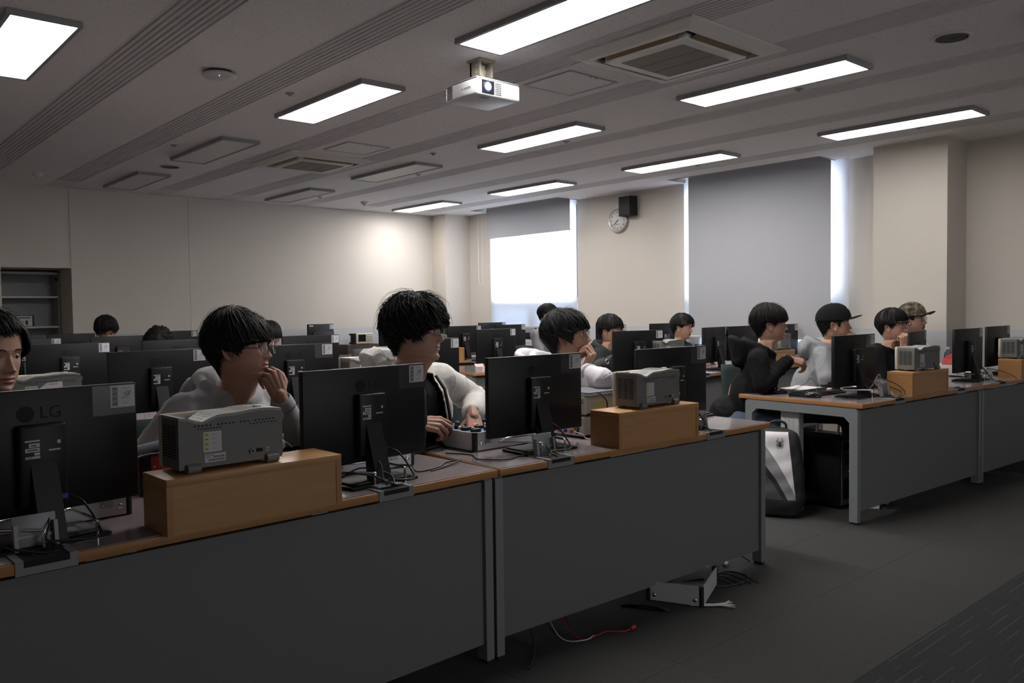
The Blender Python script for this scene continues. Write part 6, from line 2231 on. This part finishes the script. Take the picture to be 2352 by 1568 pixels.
    for sd in (1, -1):
        ft = knees[sd][2]
        m = MB()
        b0 = Vector((ft.x, ft.y, .045))
        ell(m, b0 + T * .055, T * .135, S_ * .046, UP * .0445, 14)
        m.cyl(b0, b0 + UP * .05, .05, .048, 14)
        m.v = [tuple(IV @ Vector((p[0], p[1], max(.001, p[2])))) for p in m.v]
        m.build('shoe', M['shoe'], root)
    return root, dict(IV=IV, Nb=Nb, T=T, S=S_, sh=sh, A=A, Hs=Hs)

def chair(x, y, rz, label, m_='teal'):
    t = thing('desk_chair', label, 'chair', (x, y, 0), rz, 'classroom chairs')
    MB().box(-.22, .22, -.21, .21, .405, .438, bev=.012).build('seat', M[m_], t)
    m = MB()
    vs, fs = [], []
    for i in range(9):
        for j in range(9):
            u, v = -1 + i / 4, j / 8
            vs.append((u * .215 * (1 - .12 * v ** 3), .235 + .05 * v - .035 * (1 - u * u), .48 + .37 * v))
    n = len(vs)
    vs += [(p[0], p[1] + .022, p[2]) for p in vs]
    for i in range(8):
        for j in range(8):
            qd = (i * 9 + j, (i + 1) * 9 + j, (i + 1) * 9 + j + 1, i * 9 + j + 1)
            fs.append(qd)
            fs.append(tuple(n + k for k in qd[::-1]))
    edge = [i * 9 for i in range(9)] + [8 * 9 + j for j in range(1, 9)] + [i * 9 + 8 for i in range(7, -1, -1)] + [j for j in range(7, 0, -1)]
    k = len(edge)
    for i in range(k):
        fs.append((edge[i], n + edge[i], n + edge[(i + 1) % k], edge[(i + 1) % k]))
    m.add(vs, fs, 0, True)
    m.build('backrest', M[m_], t)
    for sx in (-1, 1):
        MB().tube(smooth_path([(sx * .19, .19, .40), (sx * .20, .23, .43), (sx * .20, .26, .55), (sx * .19, .285, .75)], 4), .011, 8).build('back_support', M['chrome_dark'], t)
        for sy in (-1, 1):
            MB().cyl((sx * .18, sy * .16, .41), (sx * .20, sy * .20, 0.0), .011, n=8).build('leg', M['chrome_dark'], t)
    return t

bowl = lambda f, sb, ear, b, **k: dict(ends=[(0, f), (.75, f - .003), (1.02, f * .5 + sb * .5 + .006), (1.18, sb), (1.30, sb), (1.38, ear), (1.72, ear), (1.90, -.03), (2.3, b + .02), (PI, b)], **k)

# ---- front row, left block
person('person cut by the left edge, face turned right, dark hair off the forehead', (0.470, 2.98, 1.178), -62, -4, 0, s=1.0, q=2, hair=bowl(.074, -.01, .015, -.085, t=.022, tf=1.15, swirl=.7), top='shirt', top_m='f_jacket', seed=3)
p2, i2 = person('person in grey hoodie and round glasses resting chin on a fist', (1.262, 2.945, 1.172), -50, 3, 0, s=1.05, q=2, fat=.6, width=1.18, taz=-72, hair=bowl(.022, -.018, -.004, -.10, t=.027, tf=.40, swirl=.9, locks=1100), top='hoodie', top_m='f_grey',
    arms={1: dict(E=(1.46, 2.90, .775), W=(1.352, 2.822, .985), F=cb(-.34, .92, .05), D=cb(.62, .18, .75), kind='fist', cuff=.030), -1: dict(E=(0.93, 2.96, .82), W=(1.10, 2.80, .78))}, glass=('round', M['gl_dark'], -.010, .006), inner='f_inner', seed=4, lean=.22, nb=(-.070, -.148))
for k, (dx, dz) in enumerate(((-.055, -.075),)):
    pos = i2['IV'] @ (i2['Nb'] + i2['T'] * .098 + i2['S'] * dx + UP * dz)
    MB().ball(pos, .006, 10, sc=(1, 1, 1)).build('snap_button', M['ink'], p2)
for sg in (-1,):
    a_ = i2['Nb'] + i2['T'] * .115 + i2['S'] * .02 + UP * -.07
    MB().tube(smooth_path([i2['IV'] @ a_, i2['IV'] @ (a_ + cb(-.01, -.05, .02)), i2['IV'] @ (a_ + cb(-.02, -.12, .01))], 5), .0045, 6).build('drawstring', M['f_grey'], p2)
p3, i3 = person('person with big curly black hair, white quilted jacket and glasses, hands on open case', (2.005, 2.885, 1.215), -56, 0, 0, s=1.09, q=2, fat=1.0, width=1.22, taz=-80, hair=dict(ends=[(0, .026), (.7, .016), (1.0, -.014), (1.2, -.034), (1.32, -.034), (1.4, -.016), (1.75, -.022), (2.0, -.05), (2.3, -.08), (PI, -.095)], t=.030, tf=.85, curl=.011, swirl=.3, locks=1700, lockw=.85, stray=200), top='jacket', top_m='f_quilt',
    arms={1: dict(E=(2.43, 3.03, .875), W=(2.235, 2.80, .838), F=cb(.12, -.55, .62), D=cb(.18, .75, .45), kind='typing', cuff=.045), -1: dict(E=(1.74, 2.95, .81), W=(1.945, 2.805, .835), F=cb(.92, -.10, -.10), D=cb(.10, .62, .55), kind='pinch', cuff=.06)}, glass=('soft', M['gl_dark'], .0, .0, True), seed=5, lean=.20, nb=(-.070, -.152), hood_open=True)
p4, i4 = person('person in white windbreaker with thin red glasses, chin on hand, looking up', (2.975, 2.945, 1.158), -60, 10, 0, s=1.03, q=2, fat=.1, taz=-75, hair=bowl(.028, -.030, .020, -.095, t=.024, tf=.65, swirl=.95, locks=1100), top='hoodie', top_m='f_white',
    arms={1: dict(E=(2.885, 2.62, .962), k=-.006, W=(2.962, 2.825, .992), F=cb(.42, .80, .10), D=cb(.70, -.55, .30), kind='chin', cuff=.050), -1: dict(E=(2.72, 3.0, .80), W=(2.85, 2.85, .78))}, glass=('soft', M['gl_red']), seed=6, lean=.22, hood_open=True, nb=(-.085, -.150))
# printed words on the white sleeve, reading towards the elbow
A1 = i4['A'][1]
ax = (A1[0] - A1[1]).normalized()
nz = (TOWARD * .90 + RIGHT * .12 + UP * .30).normalized()
xd = (-RIGHT * .84 - UP * .46)
xd = (xd - nz * xd.dot(nz)).normalized()
yd = nz.cross(xd)
for txt, sz, off in (('BELIEVE', .0175, 0.0), ('MORE THAN', .0095, .015)):
    me = text_mesh(txt, sz, 'sleeve_print', M['ink'], extrude=.0003)
    c_ = A1[0] + nz * .0575 - yd * off + RIGHT * .012
    R = Matrix(((xd.x, yd.x, nz.x, c_.x), (xd.y, yd.y, nz.y, c_.y), (xd.z, yd.z, nz.z, c_.z), (0, 0, 0, 1)))
    me.transform(i4['IV'] @ R)
    link('sleeve_print', me, p4)
# ---- front row, right block
p5, i5 = person('person in black hoodie and blue jeans at the aisle desk, one hand raised', (4.985, 3.02, 1.178), -60, 2, 0, s=1.0, q=2, taz=-62, hair=bowl(.014, -.010, .018, -.090, t=.024, tf=.7, swirl=.35, locks=1000), top='hoodie', top_m='f_black', low_m='f_jeans', hood_open=True,
    arms={-1: dict(E=(4.775, 2.955, .785), W=(5.020, 2.900, .940), F=cb(.88, -.22, .05), D=cb(.12, .80, .50), kind='relaxed', cuff=.03), 1: dict(E=(5.13, 3.16, .74), W=(4.98, 3.10, .635), F=cb(-.15, -.75, .5), D=cb(.1, .4, .8), kind='relaxed')}, seed=7, lean=.20, nb=(-.070, -.165))
p6, i6 = person('person in grey hoodie and black cap with white letters, fist at chin', (5.742, 2.955, 1.160), -64, 3, 0, s=1.02, q=2, taz=-62, width=1.14, fat=.15, hair=bowl(.034, -.014, .016, -.085, t=.009, tf=.8, swirl=.2, start=.5, locks=300), top='hoodie', top_m='f_grey2', capm='cap_black', letters=[('N', -.32), ('Y', .02)],
    arms={1: dict(E=(5.98, 2.86, .78), W=(5.790, 2.850, .990), F=cb(.05, .95, .1), D=cb(.85, .1, .45), kind='fist'), -1: dict(E=(5.40, 2.84, .79), W=(5.62, 2.72, .785), F=cb(.8, -.1, .3), D=UP, kind='relaxed')}, seed=8, lean=.22, nb=(-.085, -.160))
person('person in black jacket and glasses, fist pressed to mouth', (6.635, 2.925, 1.125), -92, 2, 0, s=1.03, q=1, taz=-95, hair=bowl(.032, -.012, .016, -.085, t=.025, tf=.7, swirl=.5), top='jacket_plain', top_m='f_jacket', glass=('soft', M['gl_dark']),
    arms={1: dict(E=(6.58, 2.84, .785), W=(6.515, 2.79, .955), F=cb(.03, .95, .05), D=cb(.15, .1, .95), kind='fist'), -1: dict()}, seed=9, lean=.2)
person('person in camouflage cap and glasses, partly behind the fist-at-mouth person', (7.135, 2.985, 1.166), -88, 6, 0, s=1.0, q=1, taz=-92, hair=bowl(.034, -.01, .016, -.080, t=.009, tf=.8, start=.5, locks=300), top='shirt', top_m='f_dark', capm='cap_camo', glass=('soft', M['gl_dark']), seed=10)
# ---- further rows
person('person in dark grey hoodie half hidden behind a monitor, in the second row', (5.765, 5.15, 1.095), -82, -2, 0, s=1.04, q=1, taz=-80, hair=bowl(.026, -.01, .012, -.080, t=.026, tf=.8, swirl=.5, curl=.003), top='hoodie', top_m='f_dark', seed=11)
person('person with side parted black hair, head tilted, above an oscilloscope', (6.855, 5.15, 1.092), -76, -3, -6, s=1.0, q=1, taz=-85, hair=bowl(.026, -.008, .016, -.095, t=.025, tf=.9, swirl=.8, part=.02, part_at=-.4), top='hoodie', top_m='f_dark', seed=12)
person('person with short hair before the bright window', (6.66, 6.92, 1.222), -58, -6, 0, s=1.0, q=0, taz=-80, hair=bowl(.042, .0, .020, -.075, t=.017, tf=1.1), top='shirt', top_m='f_shirt', seed=13)
person('person looking down, ear and brow visible, near the shelf recess', (2.245, 8.25, 1.150), -98, -30, 6, s=1.0, q=1, taz=-90, hair=bowl(.030, .0, .016, -.080, t=.022, tf=1.25, swirl=.7, part=.028, part_at=.25), top='shirt', top_m='f_jacket', seed=14)
person('bowed person with long dark curly hair parted on top', (2.215, 6.74, 1.045), -108, -48, 0, s=1.02, q=1, taz=-92, hair=dict(ends=[(0, .030), (.5, -.02), (.9, -.07), (1.5, -.11), (PI, -.13)], t=.028, tf=1.0, curl=.008, swirl=.2, locks=1500, lockw=1.0), top='shirt', top_m='f_dark', seed=15)
person('person with black bowl cut and glasses behind a front monitor', (3.145, 6.75, 1.085), -100, -14, 0, s=1.0, q=1, taz=-90, hair=bowl(.018, -.012, .0, -.08, t=.022, tf=1.15, swirl=.2), top='shirt', top_m='f_shirt', glass=('round', M['gl_dark']), seed=16)

# ---- chairs
for x, y, lab, m_ in (
    (0.45, 3.36, 'chair of the person cut by the left edge', 'teal'), (1.20, 3.40, 'chair of the grey hoodie and glasses person', 'teal'), (2.00, 3.38, 'chair under the curly haired person in white jacket', 'teal'), (2.98, 3.40, 'chair of the white windbreaker person', 'teal'),
    (4.86, 3.42, 'dark teal chair whose backrest shows behind the black hoodie', 'teal'), (5.60, 3.40, 'chair of the person in black cap', 'teal'), (6.64, 3.30, 'chair of the black jacket person', 'teal'), (7.14, 3.36, 'chair of the camouflage cap person', 'teal'),
    (5.77, 5.55, 'chair of the dark grey hoodie person', 'teal'), (6.86, 5.55, 'chair of the side parted hair person', 'teal'), (6.66, 7.32 - .08, 'chair of the person before the bright window', 'teal'), (2.24, 8.62, 'chair of the person looking down', 'teal'), (2.21, 7.12, 'chair of the bowed curly haired person', 'teal'), (3.14, 7.12, 'chair of the bowl cut person', 'teal')):
    c = chair(x, y, 0.0, lab, m_)
chair(5.33, 9.45 - .75, 2.6, 'empty blue grey chair before the brown cabinet', 'chairgrey')
chair(1.30, 3.75 - .28, 0.35, 'blue grey chair edge showing behind the foreground oscilloscope', 'chairgrey')['label'] = 'blue grey chair pushed in behind the grey hoodie person'
chair(4.05, 5.45, 0.3, 'blue grey chair turned sideways in the aisle by the third row', 'chairgrey')

# black shoulder bag held by the dark hoodie person
t = thing('shoulder_bag', 'black shoulder bag with metal ring before the dark grey hoodie', 'bag', (5.28, 4.78, TOP + 0.0024), 0.2)
m = MB()
ell(m, (0, 0, .075), (.20, 0, 0), (0, .07, 0), (0, 0, .075))
cap(m, (-.15, 0, .06), (.10, -.02, .12), .05, .055)
co, fs, nr = remesh(m, .009, 4)
co[:, 2] = np.maximum(co[:, 2], 0.0005)
co = folds(co, nr, .005, 14, 3)
co[:, 2] = np.maximum(co[:, 2], 0.0005)
MB().add([tuple(v) for v in co], fs, 0, True).build('bag_body', M['cloth_k'], t)
MB().tube([(-.10 + .022 * math.cos(a), -.075, .125 + .022 * math.sin(a)) for a in [2 * PI * i / 16 for i in range(16)]], .0028, 6, closed=True).build('ring', M['chrome'], t)
MB().tube(smooth_path([(-.08, -.07, .13), (.02, -.06, .17), (.12, -.03, .155), (.17, 0, .09)], 5), .016, 6, flat=.4).build('strap', M['cloth_k'], t)
